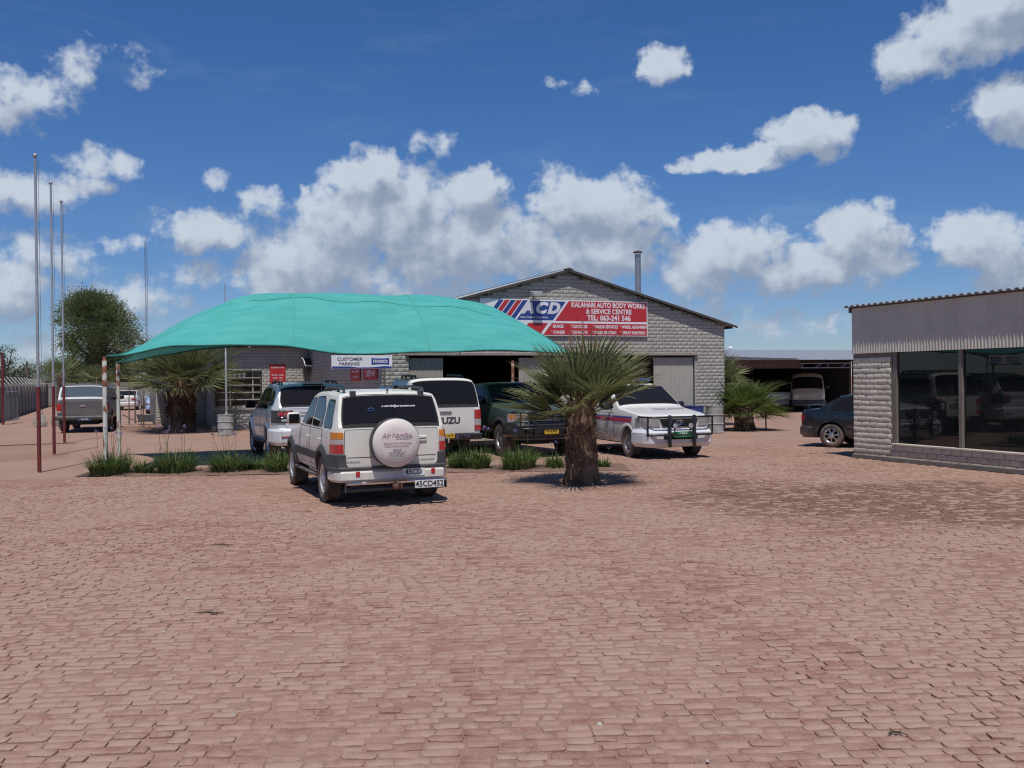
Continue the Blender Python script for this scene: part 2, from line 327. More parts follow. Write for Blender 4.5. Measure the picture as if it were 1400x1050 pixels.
def paver_mat(name, attr):
    m = bpy.data.materials.new(name); m.use_nodes = True; nt = m.node_tree; b = nt.nodes['Principled BSDF']; b.inputs['Roughness'].default_value = .93; b.inputs['Specular IOR Level'].default_value = .15
    pos = nn(nt, 'ShaderNodeNewGeometry').outputs['Position']
    if attr: at_ = nn(nt, 'ShaderNodeAttribute'); at_.attribute_name = 'tone'; tone = at_.outputs['Fac']
    else: tone = nn(nt, 'ShaderNodeObjectInfo').outputs['Random']
    n1 = noise(nt, pos, .45, 5, .6); n2 = noise(nt, pos, 6.5, 6, .68); n3 = noise(nt, pos, 70, 4, .65)
    bc = mixc(nt, tone, (.21, .095, .072), (.27, .15, .125))
    dust = mixc(nt, n1.outputs[0], (.375, .25, .195), (.345, .232, .176))
    cov = math_(nt, 'ADD', math_(nt, 'MULTIPLY', n1.outputs[0], .9), math_(nt, 'MULTIPLY', n2.outputs[0], .8))
    cov = math_(nt, 'ADD', cov, math_(nt, 'MULTIPLY', tone, .22))
    cov = math_(nt, 'ADD', math_(nt, 'MULTIPLY', smooth(nt, cov, .62, 1.08), .8), math_(nt, 'MULTIPLY', smooth(nt, noise(nt, pos, 21, 4, .7).outputs[0], .36, .62), .25), clamp=True)
    # damp, swept patch by the shop window
    dx = vmath(nt, 'MULTIPLY', vmath(nt, 'SUBTRACT', pos, (6.9, 13.6, 0)), (1/4.8, 1/3.0, 0)); dd = math_(nt, 'ADD', vmath(nt, 'LENGTH', dx), math_(nt, 'MULTIPLY_ADD', n1.outputs[0], 1.6, -.8))
    st = smooth(nt, dd, .72, 1.15, 1, 0)
    cov = math_(nt, 'MULTIPLY', cov, math_(nt, 'MULTIPLY_ADD', math_(nt, 'MULTIPLY', st, smooth(nt, math_(nt, 'ADD', tone, math_(nt, 'MULTIPLY', n2.outputs[0], .5)), .85, 1.1, 1, 0)), -.88, 1.0))
    bc = mixc(nt, st, bc, (.175, .098, .074))
    c = mixc(nt, cov, bc, dust)
    h = nn(nt, 'ShaderNodeHueSaturation'); nt.links.new(c, h.inputs['Color']); nt.links.new(math_(nt, 'MULTIPLY_ADD', n3.outputs[0], .40, .80), h.inputs['Value'])
    nt.links.new(h.outputs[0], b.inputs['Base Color'])
    bp = nn(nt, 'ShaderNodeBump'); bp.inputs['Strength'].default_value = .45; bp.inputs['Distance'].default_value = .006
    nt.links.new(math_(nt, 'ADD', n3.outputs[0], math_(nt, 'MULTIPLY', n2.outputs[0], 2)), bp.inputs['Height']); nt.links.new(bp.outputs[0], b.inputs['Normal'])
    return m
pav_one, pav_all = paver_mat('clay_paver', False), paver_mat('clay_pavers', True)
def slab(l, w, rr, bev, depth, jit):
    """a worn brick: eight-cornered rounded top, bevel and skirt; x long, y wide, top at z=0"""
    out = []
    for k, (ins, z) in enumerate(((bev, 0), (0, -bev*.8), (0, -depth))):
        a, b_ = l/2-ins, w/2-ins; c = max(rr-ins*.5, .004)
        pts = [(a-c, b_), (-a+c, b_), (-a, b_-c), (-a, -b_+c), (-a+c, -b_), (a-c, -b_), (a, -b_+c), (a, b_-c)]
        if k == 0: J = [(rnd.uniform(-jit, jit), rnd.uniform(-jit, jit), rnd.uniform(-jit, jit)*.5) for _ in pts]
        out += [(x+J[i][0], y+J[i][1], z+(J[i][2] if k == 0 else 0)) for i, (x, y) in enumerate(pts)]
    fs = [tuple(range(8))]+[(r*8+i, (r+1)*8+i, (r+1)*8+(i+1) % 8, r*8+(i+1) % 8) for r in (0, 1) for i in range(8)]
    return out, fs
from mathutils import noise as mn
pav = []; rot = R(3.0); cr, sr = math.cos(rot), math.sin(rot); RH = .087
y = 2.6; row = 0
while y < 24.5:
    x = -14.5+rnd.uniform(0, .2)
    while x < 16:
        l = rnd.choice((.075, .1, .115, .125, .135, .145, .15, .16, .18))+rnd.uniform(-.012, .012)
        px_, py_ = x+l/2, y+rnd.gauss(0, .006)+.05*mn.noise(Vector((x*.35, y*.35, 3)))+.022*mn.noise(Vector((x*1.6, y*1.6, 8)))
        X, Y = px_*cr-py_*sr, px_*sr+py_*cr; x += l+rnd.uniform(.006, .02)
        if Y < 3.3 or abs(X) > .56*Y+1.3: continue
        uu, vv = X*CP+Y*SP, -X*SP+Y*CP
        if uu > 14.86 and vv < 16.46: continue
        if Y > 18.5 and X < 2.5: continue
        if X < -8.4 and Y > 17.6+.5*math.sin(X): continue
        if (X-1.18)**2/.36+(Y-16.35)**2/.25 < 1: continue
        sunk = mn.noise(Vector((X*.3, Y*.3, 1)))*.006+mn.noise(Vector((X*1.3, Y*1.3, 5)))*.005
        pav.append((X, Y, sunk+rnd.uniform(-.004, .006)-(.012 if rnd.random() < .06 else 0), l, RH-rnd.uniform(.003, .019), rot+rnd.gauss(0, .06), rnd.uniform(-.03, .03), rnd.uniform(-.022, .022)))
    y += RH; row += 1
pav.sort(key=lambda p: p[1]*p[1]+(p[0]*.6)**2+(0 if abs(p[0]) < .545*p[1] and p[1] > 4.35 else 1000))
kinds = [MB().add(*slab(.185, .09, .012, .004, .03, .004)).mesh('brick', pav_one, smooth=50) for _ in range(8)]
for p in pav[:300]:
    o = link('brick', kinds[rnd.randrange(8)], paving, (p[0], p[1], p[2]+.001), (p[6], p[7], p[5]), (p[3]/.185, p[4]/.09, 1))
allv, allf, tone = [], [], []
for p in pav[300:]:
    vs, fs = slab(p[3], p[4], .011, .004, .03, .004); c, s = math.cos(p[5]), math.sin(p[5]); b0 = len(allv)
    allv += [(p[0]+a*c-b*s, p[1]+a*s+b*c, p[2]+z+a*p[7]+b*p[6]) for a, b, z in vs]; allf += [tuple(b0+i for i in f) for f in fs]; tone += [rnd.random()]*len(fs)
me = bpy.data.meshes.new('brick_field'); me.from_pydata(allv, [], allf); me.materials.append(pav_all); me.shade_smooth()
at_ = me.attributes.new('tone', 'FLOAT', 'FACE'); at_.data.foreach_set('value', tone); me.set_sharp_from_angle(angle=R(50))
tag(link('brick_field', me, paving), kind='stuff')
# wind-blown sand that half fills the joints and rides over the sunken bricks
NR, NC = 330, 280; vs = []
for i in range(NR+1):
    Y = 3.2*(24.2/3.2)**(i/NR)
    for j in range(NC+1):
        X = (j/NC-.5)*2*(.56*Y+1.2); V = Vector((X, Y, 0))
        z = -.0075+.0085*mn.noise(V*7.5)+.0065*mn.noise(V*1.3+Vector((4, 0, 2)))+.004*mn.noise(V*19)+.003*mn.noise(V*.35)+.004*min(1, max(0, (Y-12)/7))
        uu = X*CP+Y*SP
        if (Y > 18.3 and X < 2.7) or X < -8.3 and Y > 17: z = -.06
        if uu > 14.8: z = min(z, -.006)
        vs.append((X, Y, min(z, .003)))
w_ = NC+1; me = bpy.data.meshes.new('joint_sand'); me.from_pydata(vs, [], [(i*w_+j, i*w_+j+1, (i+1)*w_+j+1, (i+1)*w_+j) for i in range(NR) for j in range(NC)]); me.materials.append(joint_m); me.shade_smooth()
tag(link('joint_sand', me, paving), kind='stuff')
peb = mat('pebble_stone', (.30, .25, .21), .9, c2=(.5, .47, .43), ns=9)
gb = MB()
for i in range(90):
    Y = rnd.uniform(4.3, 19); X = rnd.uniform(-.55, .55)*Y; r = rnd.choice((.006, .008, .011, .016))
    gb.lathe([(0, -r*.4), (r, 0), (r*.7, r*.6), (0, r*.8)], 5, (X, Y, .004), jit=.25)
tag(gb.build('gravel', peb, smooth=60), 'loose pebbles scattered over the paving', 'gravel', kind='stuff')
twig_m = mat('twig_bark', (.055, .04, .03), .9, c2=(.09, .07, .05))
for (tx, ty, l, a, lab) in ((-3.23, 10.5, .27, .1, 'dry twig lying on the bricks nearer the white wagon'), (-2.38, 7.4, .23, .05, 'dry twig lying on the bricks in the middle of the forecourt'), (1.9, 4.75, .1, .4, 'dark curled leaf lying on the bricks at the front of the forecourt')):
    m_ = MB(); m_.tube([(-l/2, 0, .012), (-l*.1, .012, .016), (l*.2, -.006, .013), (l/2, .02, .011)], [.003, .006, .005, .002], 5); m_.tube([(-l*.1, .012, .016), (l*.1, .05, .02)], [.005, .002], 4); m_.tube([(l*.2, -.006, .013), (l*.33, -.05, .012)], [.005, .002], 4)
    tag(m_.build('twig', twig_m, smooth=60, loc=(tx, ty, 0), rot=(0, 0, a)), lab, 'twig')

# ------------------------------------------------------------------ brick walls
def wall_mat(name, c, c2, stain, bump=.35):
    m = bpy.data.materials.new(name); m.use_nodes = True; nt = m.node_tree; b = nt.nodes['Principled BSDF']; b.inputs['Roughness'].default_value = .9; b.inputs['Specular IOR Level'].default_value = .2
    pos = nn(nt, 'ShaderNodeNewGeometry').outputs['Position']; n1 = noise(nt, pos, 1.1, 5, .65); n2 = noise(nt, pos, 9, 6, .7); n3 = noise(nt, pos, 90, 3, .6)
    cc = mixc(nt, smooth(nt, n1.outputs[0], .35, .65), c, c2); cc = mixc(nt, math_(nt, 'MULTIPLY', smooth(nt, n2.outputs[0], .52, .78), .5), cc, stain)
    sz = nn(nt, 'ShaderNodeSeparateXYZ'); nt.links.new(pos, sz.inputs[0])          # red dust splashed along the foot
    cc = mixc(nt, math_(nt, 'MULTIPLY', smooth(nt, math_(nt, 'ADD', sz.outputs[2], math_(nt, 'MULTIPLY', n2.outputs[0], .3)), .15, .65, 1, 0), .55), cc, (.26, .18, .14))
    h = nn(nt, 'ShaderNodeHueSaturation'); nt.links.new(cc, h.inputs['Color']); oi = nn(nt, 'ShaderNodeObjectInfo')
    nt.links.new(math_(nt, 'MULTIPLY_ADD', oi.outputs['Random'], .12, .94), h.inputs['Value']); nt.links.new(h.outputs[0], b.inputs['Base Color'])
    bp = nn(nt, 'ShaderNodeBump'); bp.inputs['Strength'].default_value = bump; bp.inputs['Distance'].default_value = .01
    nt.links.new(math_(nt, 'ADD', n3.outputs[0], math_(nt, 'MULTIPLY', n2.outputs[0], 2)), bp.inputs['Height']); nt.links.new(bp.outputs[0], b.inputs['Normal'])
    return m
hall_b = wall_mat('hall_paint', (.44, .42, .375), (.39, .375, .34), (.29, .28, .255)); hall_j = wall_mat('hall_joint', (.25, .24, .22), (.22, .215, .2), (.17, .165, .15))
shop_b = wall_mat('shop_paint', (.62, .565, .465), (.55, .50, .41), (.41, .37, .30)); shop_j = wall_mat('shop_joint', (.21, .19, .16), (.18, .165, .14), (.13, .12, .1))
BL, BH = .24, .115
def brick_mesh(m, jit=.003, proud=.012):
    vs, fs = slab(BL-.008, BH-.009, .010, .005, .04, jit); k = rnd.uniform(-.003, .003)
    return [(x, -z-(proud+k)-.0, y) for x, y, z in vs], [f[::-1] for f in fs]
def lay_bricks(parent, walls, m, budget=300):
    """walls: (spans(z)->[(a,b)..], z0, z1, place(a,z)->(x,y,z), rotation). Bricks stand proud of the wall by 16 mm."""
    mb = MB(); ks = []
    for _ in range(7):
        vs, fs = brick_mesh(m); k = MB(); k.add(vs, [f[::-1] for f in fs]); ks.append(k)
    todo = []
    for spans, z0, z1, place, rz in walls:
        n = int((z1-z0)/BH+.01)
        for r in range(n):
            z = z0+(r+.5)*BH
            for a, b in spans(z):
                x = math.floor(a/BL)*BL-(BL/2 if r % 2 else 0)
                while x < b:
                    x0, x1 = max(x, a), min(x+BL, b); x += BL
                    if x1-x0 < .05: continue
                    todo.append((place((x0+x1)/2, z), rz+rnd.gauss(0, .004), (x1-x0)/BL, rnd.randrange(7)))
    mw = parent.matrix_world if parent.parent else Matrix.Translation(parent.location) @ Matrix.Rotation(parent.rotation_euler.z, 4, 'Z')
    todo.sort(key=lambda t: (mw @ Vector(t[0])-Vector((0, 0, EYE))).length)
    ms = [k.mesh('brick', m, smooth=45) for k in ks]
    for pos, rz, sx, k in todo[:budget]: link('brick', ms[k], parent, pos, (rnd.gauss(0, .006), rnd.gauss(0, .006), rz), (sx*rnd.uniform(.985, 1), 1, 1))
    for pos, rz, sx, k in todo[budget:]:
        c, s = math.cos(rz), math.sin(rz); mb.add([(pos[0]+x*sx*c-y*s, pos[1]+x*sx*s+y*c, pos[2]+z) for x, y, z in ks[k].v], ks[k].f)
    if mb.v: tag(mb.build('brickwork', m, parent, smooth=45), kind='stuff')
roof_m = mat('roof_sheet', (.50, .52, .53), .38, .55, c2=(.40, .41, .42), ns=2.5)
trim_m = mat('dark_trim', (.06, .055, .05), .6, c2=(.09, .08, .07))
sheet_m = mat('door_sheet', (.39, .37, .33), .6, c2=(.33, .31, .28), ns=3, stretch=(6, 6, .6))
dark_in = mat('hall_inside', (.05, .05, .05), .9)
conc = mat('concrete', (.33, .315, .29), .9, c2=(.24, .23, .21), ns=4, bump=.4)
def ribs(mb, length, width, pitch, amp, fn, mi=0, flat=.5):
    """corrugated sheet: fn(along, across, height)->point; ribs repeat across"""
    n = int(width/pitch); prof = []
    for i in range(n+1):
        for t, h in ((0, 0), (flat*.5, 0), (.5, 1), (.5+flat*.5, 1)):
            w = (i+t)*pitch
            if w <= width: prof.append((w, h*amp))
    vs = [fn(a, w, h) for w, h in prof for a in (0, length)]
    mb.add(vs, [(2*i, 2*i+1, 2*i+3, 2*i+2) for i in range(len(prof)-1)], mi)

# ---- workshop hall
U0, UM, U1 = 7.2, 13.1, 19.0; HR, SL = 5.17, .272; ED = HR-SL*(UM-U0)
hall = empty('workshop_hall', S(UM, 27), PHI, 'wide grey brick workshop hall with low gable roof and big sliding doors', 'building')
hx = lambda u: u-UM
w = MB(); t0 = .02
w.box(hx(U0), hx(7.91), t0, .24, 0, 2.54); w.box(hx(17.8), hx(U1), t0, .24, 0, 2.54)
w.prism([(hx(U0), 2.54), (hx(U1), 2.54), (hx(U1), ED), (0, HR), (hx(U0), ED)], lambda x, z: (x, t0, z), lambda x, z: (x, .24, z))
w.box(hx(U0)+.02, hx(U0)+.22, .24, 20, 0, ED-.05); w.box(hx(U1)-.22, hx(U1)-.02, .24, 20, 0, ED-.05)
w.build('wall', hall_j, hall)
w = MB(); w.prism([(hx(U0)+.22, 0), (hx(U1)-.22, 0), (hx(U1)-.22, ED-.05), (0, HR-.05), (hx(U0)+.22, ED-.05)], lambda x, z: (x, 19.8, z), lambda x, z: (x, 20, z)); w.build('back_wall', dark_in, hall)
w = MB(); w.box(hx(U0)+.22, hx(U1)-.22, .05, 19.8, -.02, .012); w.build('floor_slab', conc, hall)
def front_spans(z):
    half = min(U1-UM, (HR-z-.06)/SL)
    if half < .1: return []
    a, b = -half, half
    return [(a, b)] if z > 2.58 else [(a, hx(7.91)), (hx(17.8), b)]
lay_bricks(hall, [(front_spans, 0, 5.1, lambda a, z: (a, t0, z), 0), (lambda z: [(-12.4, -.016)], 0, ED-.1, lambda a, z: (hx(U0)+.02, -a, z), -math.pi/2)], hall_b)
for sgn in (-1, 1):
    r = MB(); over = .42
    ribs(r, (U1-UM+over)*math.hypot(1, SL), 20.6, .17, .028, lambda a, w_, h: (sgn*a/math.hypot(1, SL), -.17+w_, HR+.075-SL*a/math.hypot(1, SL)+h))
    rf = r.build('roof', roof_m, hall)
    t = MB(); L = U1-UM+over
    t.prism([(0, HR+.065), (sgn*L, HR+.065-SL*L), (sgn*L, HR+.005-SL*L), (0, HR+.005)][::sgn], lambda x, z: (x, -.165, z), lambda x, z: (x, -.135, z)); t.build('barge_board', trim_m, hall)
    t = MB()
    for k in range(6):
        a = .5+k*1.12; t.box(sgn*a-.04, sgn*a+.04, -.13, 19.7, HR-.07-SL*a, HR+.02-SL*a)
    t.build('purlin', trim_m, hall)
r = MB(); r.prism([(-.16, HR+.06), (0, HR+.125), (.16, HR+.06), (.13, HR+.05), (-.13, HR+.05)], lambda x, z: (x, -.18, z), lambda x, z: (x, 20.4, z)); r.build('ridge_cap', trim_m, hall)
for (a, b, yy) in ((7.93, 9.0, .11), (11.46, 13.6, .11), (16.25, 17.78, .07)):
    d = MB(); ribs(d, 2.44, b-a, .076, .016, lambda al, w_, h: (hx(a)+w_, yy-h, .03+al)); d.box(hx(a), hx(b), yy+.003, yy+.03, .03, .1); d.box(hx(a), hx(b), yy+.003, yy+.03, 2.38, 2.46)
    d.build('sliding_door', sheet_m, hall)
d = MB(); d.box(hx(7.8), hx(17.9), -.07, t0-.002, 2.545, 2.62, b=.006); d.build('door_track', mat('track_paint', (.34, .29, .26), .7, c2=(.28, .23, .2)), hall)
ch = MB(); ch.lathe([(.105, 0), (.105, 2.0)], 16); chim = ch.build('chimney', galv, hall, smooth=40, loc=(3.72, 2.0, 4.12))
c2_ = MB(); c2_.lathe([(.0, .09), (.17, .03), (.17, 0), (.0, .02)], 16); c2_.tube([(.1, 0, -.1), (.1, 0, .03)], .012, 5); c2_.tube([(-.1, 0, -.1), (-.1, 0, .03)], .012, 5); c2_.build('cowl', trim_m, chim, smooth=40, loc=(0, 0, 2.06))
fl = MB(); fl.box(-.16, .16, -.42, -.1, -.07, .07, b=.012, xf=lambda x, y, z: (x, y*.95, z+.25*y*.5+.04)); fl.box(-.03, .03, -.12, t0-.004, -.06, .0)
lampo = fl.build('floodlight', mat('lamp_housing', (.42, .42, .40), .5, c2=(.33, .33, .32)), hall, loc=(hx(11.93), 0, 4.43))

# painted fascia board on the gable
SW, SH = 5.83, 1.12; su, sz0 = 10.14, 3.155
sign = empty('fascia_sign', S(su, 26.945, sz0), PHI, 'long red white and blue company board mounted on the hall gable', 'sign')
b = MB(); b.box(0, SW, 0, .03, 0, SH, b=.004); b.build('board', sign_white, sign)
X_ = lambda z: (z-85)/1225*SW; Z_ = lambda y: (540-y)/268*SH
slant = 145/215
def para(x0, x1, y0, y1, m, d, name):
    k = MB(); pts = [(X_(x0), Z_(y0)), (X_(x1), Z_(y0)), (X_(x1-(y1-y0)*slant), Z_(y1)), (X_(x0-(y1-y0)*slant), Z_(y1))]
    k.prism(pts, lambda x, z: (x, -d, z), lambda x, z: (x, -.0005, z)); k.build(name, m, sign)
for i, (x, m_) in enumerate(((215, sign_blue), (257, sign_red), (299, sign_blue), (341, sign_red), (383, sign_blue))): para(x, x+34, 279, 424, m_, .003, 'stripe')
para(432, 690, 283, 424, sign_blue, .003, 'logo_field')
k = MB(); k.prism([(X_(712), Z_(279)), (X_(1303), Z_(279)), (X_(1303), Z_(428)), (X_(712-149*slant), Z_(428))], lambda x, z: (x, -.003, z), lambda x, z: (x, -.0005, z)); k.build('red_field', sign_red, sign)
k = MB(); k.prism([(X_(420), Z_(445)), (X_(560), Z_(445)), (X_(528), Z_(492)), (X_(500), Z_(534)), (X_(360), Z_(534))], lambda x, z: (x, -.003, z), lambda x, z: (x, -.0005, z)); k.build('red_field', sign_red, sign)
k = MB(); k.prism([(X_(585), Z_(445)), (X_(1303), Z_(445)), (X_(1303), Z_(534)), (X_(525), Z_(534))], lambda x, z: (x, -.003, z), lambda x, z: (x, -.0005, z)); k.build('red_field', sign_red, sign)
fw = (R(90), 0, 0); lw = sign_white
text('KALAHARI AUTO BODY WORKS', .215, lw, sign, (X_(1010), -.004, Z_(307)), fw, bold=.006, sx=.845)
text('& SERVICE CENTRE', .215, lw, sign, (X_(1012), -.004, Z_(355)), fw, bold=.006, sx=.9)
text('TEL: 063-241 546', .225, lw, sign, (X_(1012), -.004, Z_(404)), fw, bold=.006, sx=.97)
for row_, zz in ((('* BRAKES', 625), ('* CLUTCHES', 785), ('* MAJOR SERVICES', 985), ('* WHEEL ALIGNMENT', 1203)), 470), ((('* CHASSIS', 630), ('* EXHAUSTS', 785), ('* PANEL BEATING', 975), ('* SPRAY PAINTING', 1195)), 514):
    for t_, x_ in row_: text(t_, .135, lw, sign, (X_(x_), -.004, Z_(zz)), fw, bold=.004, sx=.80)
text('Auto Care & Diagnostics', .095, lw, sign, (X_(462), -.0045, Z_(403)), fw, bold=.001, sx=.98)
for s_, x in (('A', 416), ('C', 505), ('D', 596)): text(s_, .46, lw, sign, (X_(x), -.0045, Z_(338)), fw, bold=.026, shear=.3, sx=1.12)
# glass-fronted office wing
off = empty('office_wing', S(5.4, 39), PHI, 'low grey brick office wing with barred window, entrance awning and red notices', 'building')
ox = lambda u: u-5.4
w = MB(); w.box(ox(3.5), ox(7.2), .02, .24, .0, .84); w.box(ox(5.32), ox(7.2), .02, .24, .84, 2.28); w.box(ox(3.5), ox(3.52), .02, .24, .84, 2.28); w.box(ox(3.5), ox(7.2), .02, .24, 2.28, 3.3)
w.box(ox(3.5), ox(3.72), .24, 5, 0, 3.3); w.box(ox(1.45), ox(3.5), 4.02, 4.24, 0, 3.3); w.box(ox(1.45), ox(1.67), 4.24, 12, 0, 3.3); w.build('wall', hall_j, off)
lay_bricks(off, [(lambda z: [(ox(3.52), ox(7.18))] if z < .84 or z > 2.29 else [(ox(5.33), ox(7.18))], .2, 3.3, lambda a, z: (a, .02, z), 0),
                 (lambda z: [(ox(1.47), ox(3.48))], 0, 3.3, lambda a, z: (a, 4.02, z), 0), (lambda z: [(-3.98, -.05)], 0, 3.3, lambda a, z: (ox(3.5), -a, z), -math.pi/2)], hall_b)
w = MB(); w.box(ox(3.3), ox(8.9), -.8, .03, 0, .2, b=.01); w.build('plinth', conc, off)
w = MB(); w.box(ox(3.4), ox(5.42), -.05, .1, .72, .835, b=.01); w.build('window_sill', hall_b, off)
wn = MB(); fz0, fz1, fa, fb = .84, 2.28, ox(3.53), ox(5.31)
for (a, b_, c, d) in ((fa, fb, fz0, fz0+.04), (fa, fb, fz1-.04, fz1), (fa, fa+.04, fz0+.04, fz1-.04), (fb-.04, fb, fz0+.04, fz1-.04)): wn.box(a, b_, .1, .15, c, d)
win = wn.build('window', trim_m, off)
bar_m = mat('bar_paint', (.5, .48, .44), .6)
for i in range(1, 5): k = MB(); z = fz0+(fz1-fz0)*i/5; k.box(fa+.045, fb-.045, .085, .11, z-.015, z+.015); k.build('bar', bar_m, win)
for u in (4.1, 4.98): k = MB(); k.box(ox(u)-.017, ox(u)+.017, .112, .14, fz0+.045, fz1-.045); k.build('mullion', bar_m, win)
k = MB(); k.box(fa+.042, fb-.042, .146, .152, fz0+.042, fz1-.042); k.build('pane', mat('office_pane', (.025, .022, .022), .05, spec=.6, c2=(.05, .03, .02), ns=3, stretch=(3, 1, .2)), win)
k = MB()
for i, u in enumerate((3.62, 3.78, 4.22, 4.4, 4.58)): k.box(ox(u), ox(u)+.12, .138, .145, 1.98, 2.2)
k.build('notice_sheet', mat('paper', (.6, .6, .58), .7), win)
k = MB(); ribs(k, 9.6, 6.2, .17, .028, lambda a, w_, h: (ox(1.2)+w_, -.35+a, 3.34+a*.06+h)); k.build('roof', roof_m, off)
k = MB(); k.box(ox(1.2), ox(7.15), -.33, -.30, 3.24, 3.335); k.build('fascia_board', trim_m, off)
k = MB(); k.box(ox(2.93), ox(3.31), 3.62, 3.98, 1.7, 2.35, b=.02); acu = k.build('air_conditioner', mat('ac_case', (.22, .21, .2), .6, c2=(.17, .16, .15)), off)
k = MB()
for i in range(7): k.box(ox(2.97), ox(3.27), 3.6, 3.618, 1.78+i*.07, 1.8+i*.07)
k.build('grille', trim_m, acu)
# entrance awning (curved hood on white edged ends) and door
aw = MB(); prof = [(0, 2.78), (-.35, 2.74), (-.65, 2.6), (-.8, 2.44)]
aw.grid(lambda a, t: (ox(6.9)+a*1.35, prof[min(int(t*3), 2)][0]+(prof[min(int(t*3)+1, 3)][0]-prof[min(int(t*3), 2)][0])*(t*3-min(int(t*3), 2)), prof[min(int(t*3), 2)][1]+(prof[min(int(t*3)+1, 3)][1]-prof[min(int(t*3), 2)][1])*(t*3-min(int(t*3), 2))), 6, 3)
awn = aw.build('awning', mat('awning_cover', (.035, .035, .03), .6, c2=(.05, .05, .045)), off, smooth=40)
e = MB(); e.tube([(ox(6.9), y_, z_+.01) for y_, z_ in prof]+[(ox(8.25), -.8, 2.44), (ox(8.25), -.65, 2.6), (ox(8.25), -.35, 2.74)], .03, 6); e.build('edge', sign_white, awn, smooth=50)
e = MB(); e.box(ox(7.0), ox(7.04), -.7, 0, 2.1, 2.45); e.tube([(ox(7.02), -.72, 2.42), (ox(7.02), -.04, 1.7)], .02, 6); e.build('bracket', trim_m, awn)
dr = MB(); dr.box(ox(7.22), ox(8.0), .05, .1, .2, 2.2); door = dr.build('door', mat('brown_timber', (.12, .045, .025), .5, c2=(.08, .03, .018), ns=5, stretch=(5, 5, .5)), off)
k = MB(); k.box(ox(7.32), ox(7.9), .03, .048, .3, 2.1); k.build('pane', glass, door); k = MB(); k.tube([(ox(7.28), .02, 1.1), (ox(7.28), .02, 1.3)], .012, 6); k.build('handle', chrome, door)
def board(name, label, loc, rz, wd, hg, m, lines):
    o = empty(name, loc, rz, label, 'sign'); k = MB(); k.box(-wd/2, wd/2, 0, .02, -hg/2, hg/2, b=.004); k.build('board', m, o)
    for (s, z, size, sx) in lines: text(s, size, sign_white, o, (0, -.002, z), fw, bold=size*.012, sx=sx)
    return o
board('hours_board', 'red opening hours board between the barred window and the awning', S(5.94, 38.975, 2.15), PHI, .62, .74, sign_red, [('BUSINESS HOURS', .24, .075, .85), ('Monday - Friday', -.06, .085, .85), ('07:30 - 17:00', -.18, .085, .85), ('08:00 - 12:00', -.29, .07, .85)])
board('rate_board', 'small red notice with two rows of white print on the hall side wall', S(7.17, 30.7, 2.03), PHI-math.pi/2, 1.35, .42, sign_red, [('OPEN    CLOSED', .09, .12, 1), ('07:30   17:00', -.09, .12, 1)])
board('number_board', 'small red notice with big white characters nearest the hall corner', S(7.17, 28.75, 2.03), PHI-math.pi/2, 1.7, .36, sign_red, [('1309 W', 0, .28, 1.3)])

# ---- shop building on the right
shop = empty('shop_building', S(14.9, 16.42), PHI-math.pi/2, 'cream brick shop building with corrugated fascia and large dark windows', 'building')
# local x runs from the corner towards the viewer (-v), local y into the building (+u)
RB = 11.5; FZ0, FZ1 = 2.28, 3.27
w = MB(); w.box(0, 1.12, .02, .26, 0, FZ0-.004); w.box(1.12, RB, .02, .26, 0, .33); w.box(0, .24, .26, 9, 0, 3.2); w.box(RB-.3, RB, .02, .26, .33, FZ0-.004); w.build('wall', shop_j, shop)
lay_bricks(shop, [(lambda z: [(0, 1.1)] if z > .345 else [(0, RB-.02)], 0, 2.24, lambda a, z: (a, .02, z), 0)], shop_b, 400)
w = MB(); w.box(-.01, RB, -.035, .018, 0, .09, b=.008); w.build('plinth', mat('plinth_grey', (.20, .185, .16), .9, c2=(.15, .135, .115), ns=4, bump=.4), shop)
w = MB(); w.box(1.13, RB-.3, -.02, .2, .346, .385, b=.006); w.build('window_sill', shop_b, shop)
fr_m = mat('frame_brown', (.20, .175, .145), .5, c2=(.16, .14, .115)); pane_m = mat('shop_pane', (.010, .012, .013), .015, ior=1.5, c2=(.03, .028, .025), ns=2.5, lo=.45, hi=.85)
xs = [1.13, 1.30, 2.86, 4.75, 6.65, 8.55, RB-.32]
w = MB(); w.box(1.13, 1.235, .03, .12, .386, FZ0-.005, b=.005); w.build('window_frame', fr_m, shop)
for i in range(1, 6):
    a, b_ = (1.235 if i == 1 else xs[i]+.045), xs[i+1]-.045
    m_ = MB(); m_.box(xs[i+1]-.045, xs[i+1]+.045, .02, .12, .388, FZ0-.006, b=.006); wf = m_.build('window', fr_m, shop)
    m_ = MB(); m_.box(a+.001, b_-.001, .075, .083, .39, FZ0-.008); m_.build('pane', pane_m, wf)
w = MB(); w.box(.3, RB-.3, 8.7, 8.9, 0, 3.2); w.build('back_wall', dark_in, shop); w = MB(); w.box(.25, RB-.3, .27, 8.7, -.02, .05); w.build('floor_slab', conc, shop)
w = MB(); ribs(w, FZ1-FZ0, RB, .0762, .014, lambda al, w_, h: (w_, -.012-h, FZ0+al)); w.box(0, RB, -.010, .2, FZ0, FZ1); w.build('fascia', mat('fascia_sheet', (.57, .525, .45), .6, c2=(.50, .46, .395), ns=2), shop)
w = MB(); ribs(w, 9.4, RB+.3, .171, .036, lambda al, w_, h: (-.14+w_, -.138+al, FZ1+.022+h+al*.04), flat=.62); ro = w.build('roof', roof_m, shop)
so = ro.modifiers.new('thickness', 'SOLIDIFY'); so.thickness = .012
w = MB(); w.box(-.06, RB, -.03, .03, FZ1+.001, FZ1+.022); w.box(-.08, .0, -.03, 9, FZ1-.09, FZ1+.015); w.build('eave_board', mat('eave_brown', (.10, .06, .06), .6), shop)

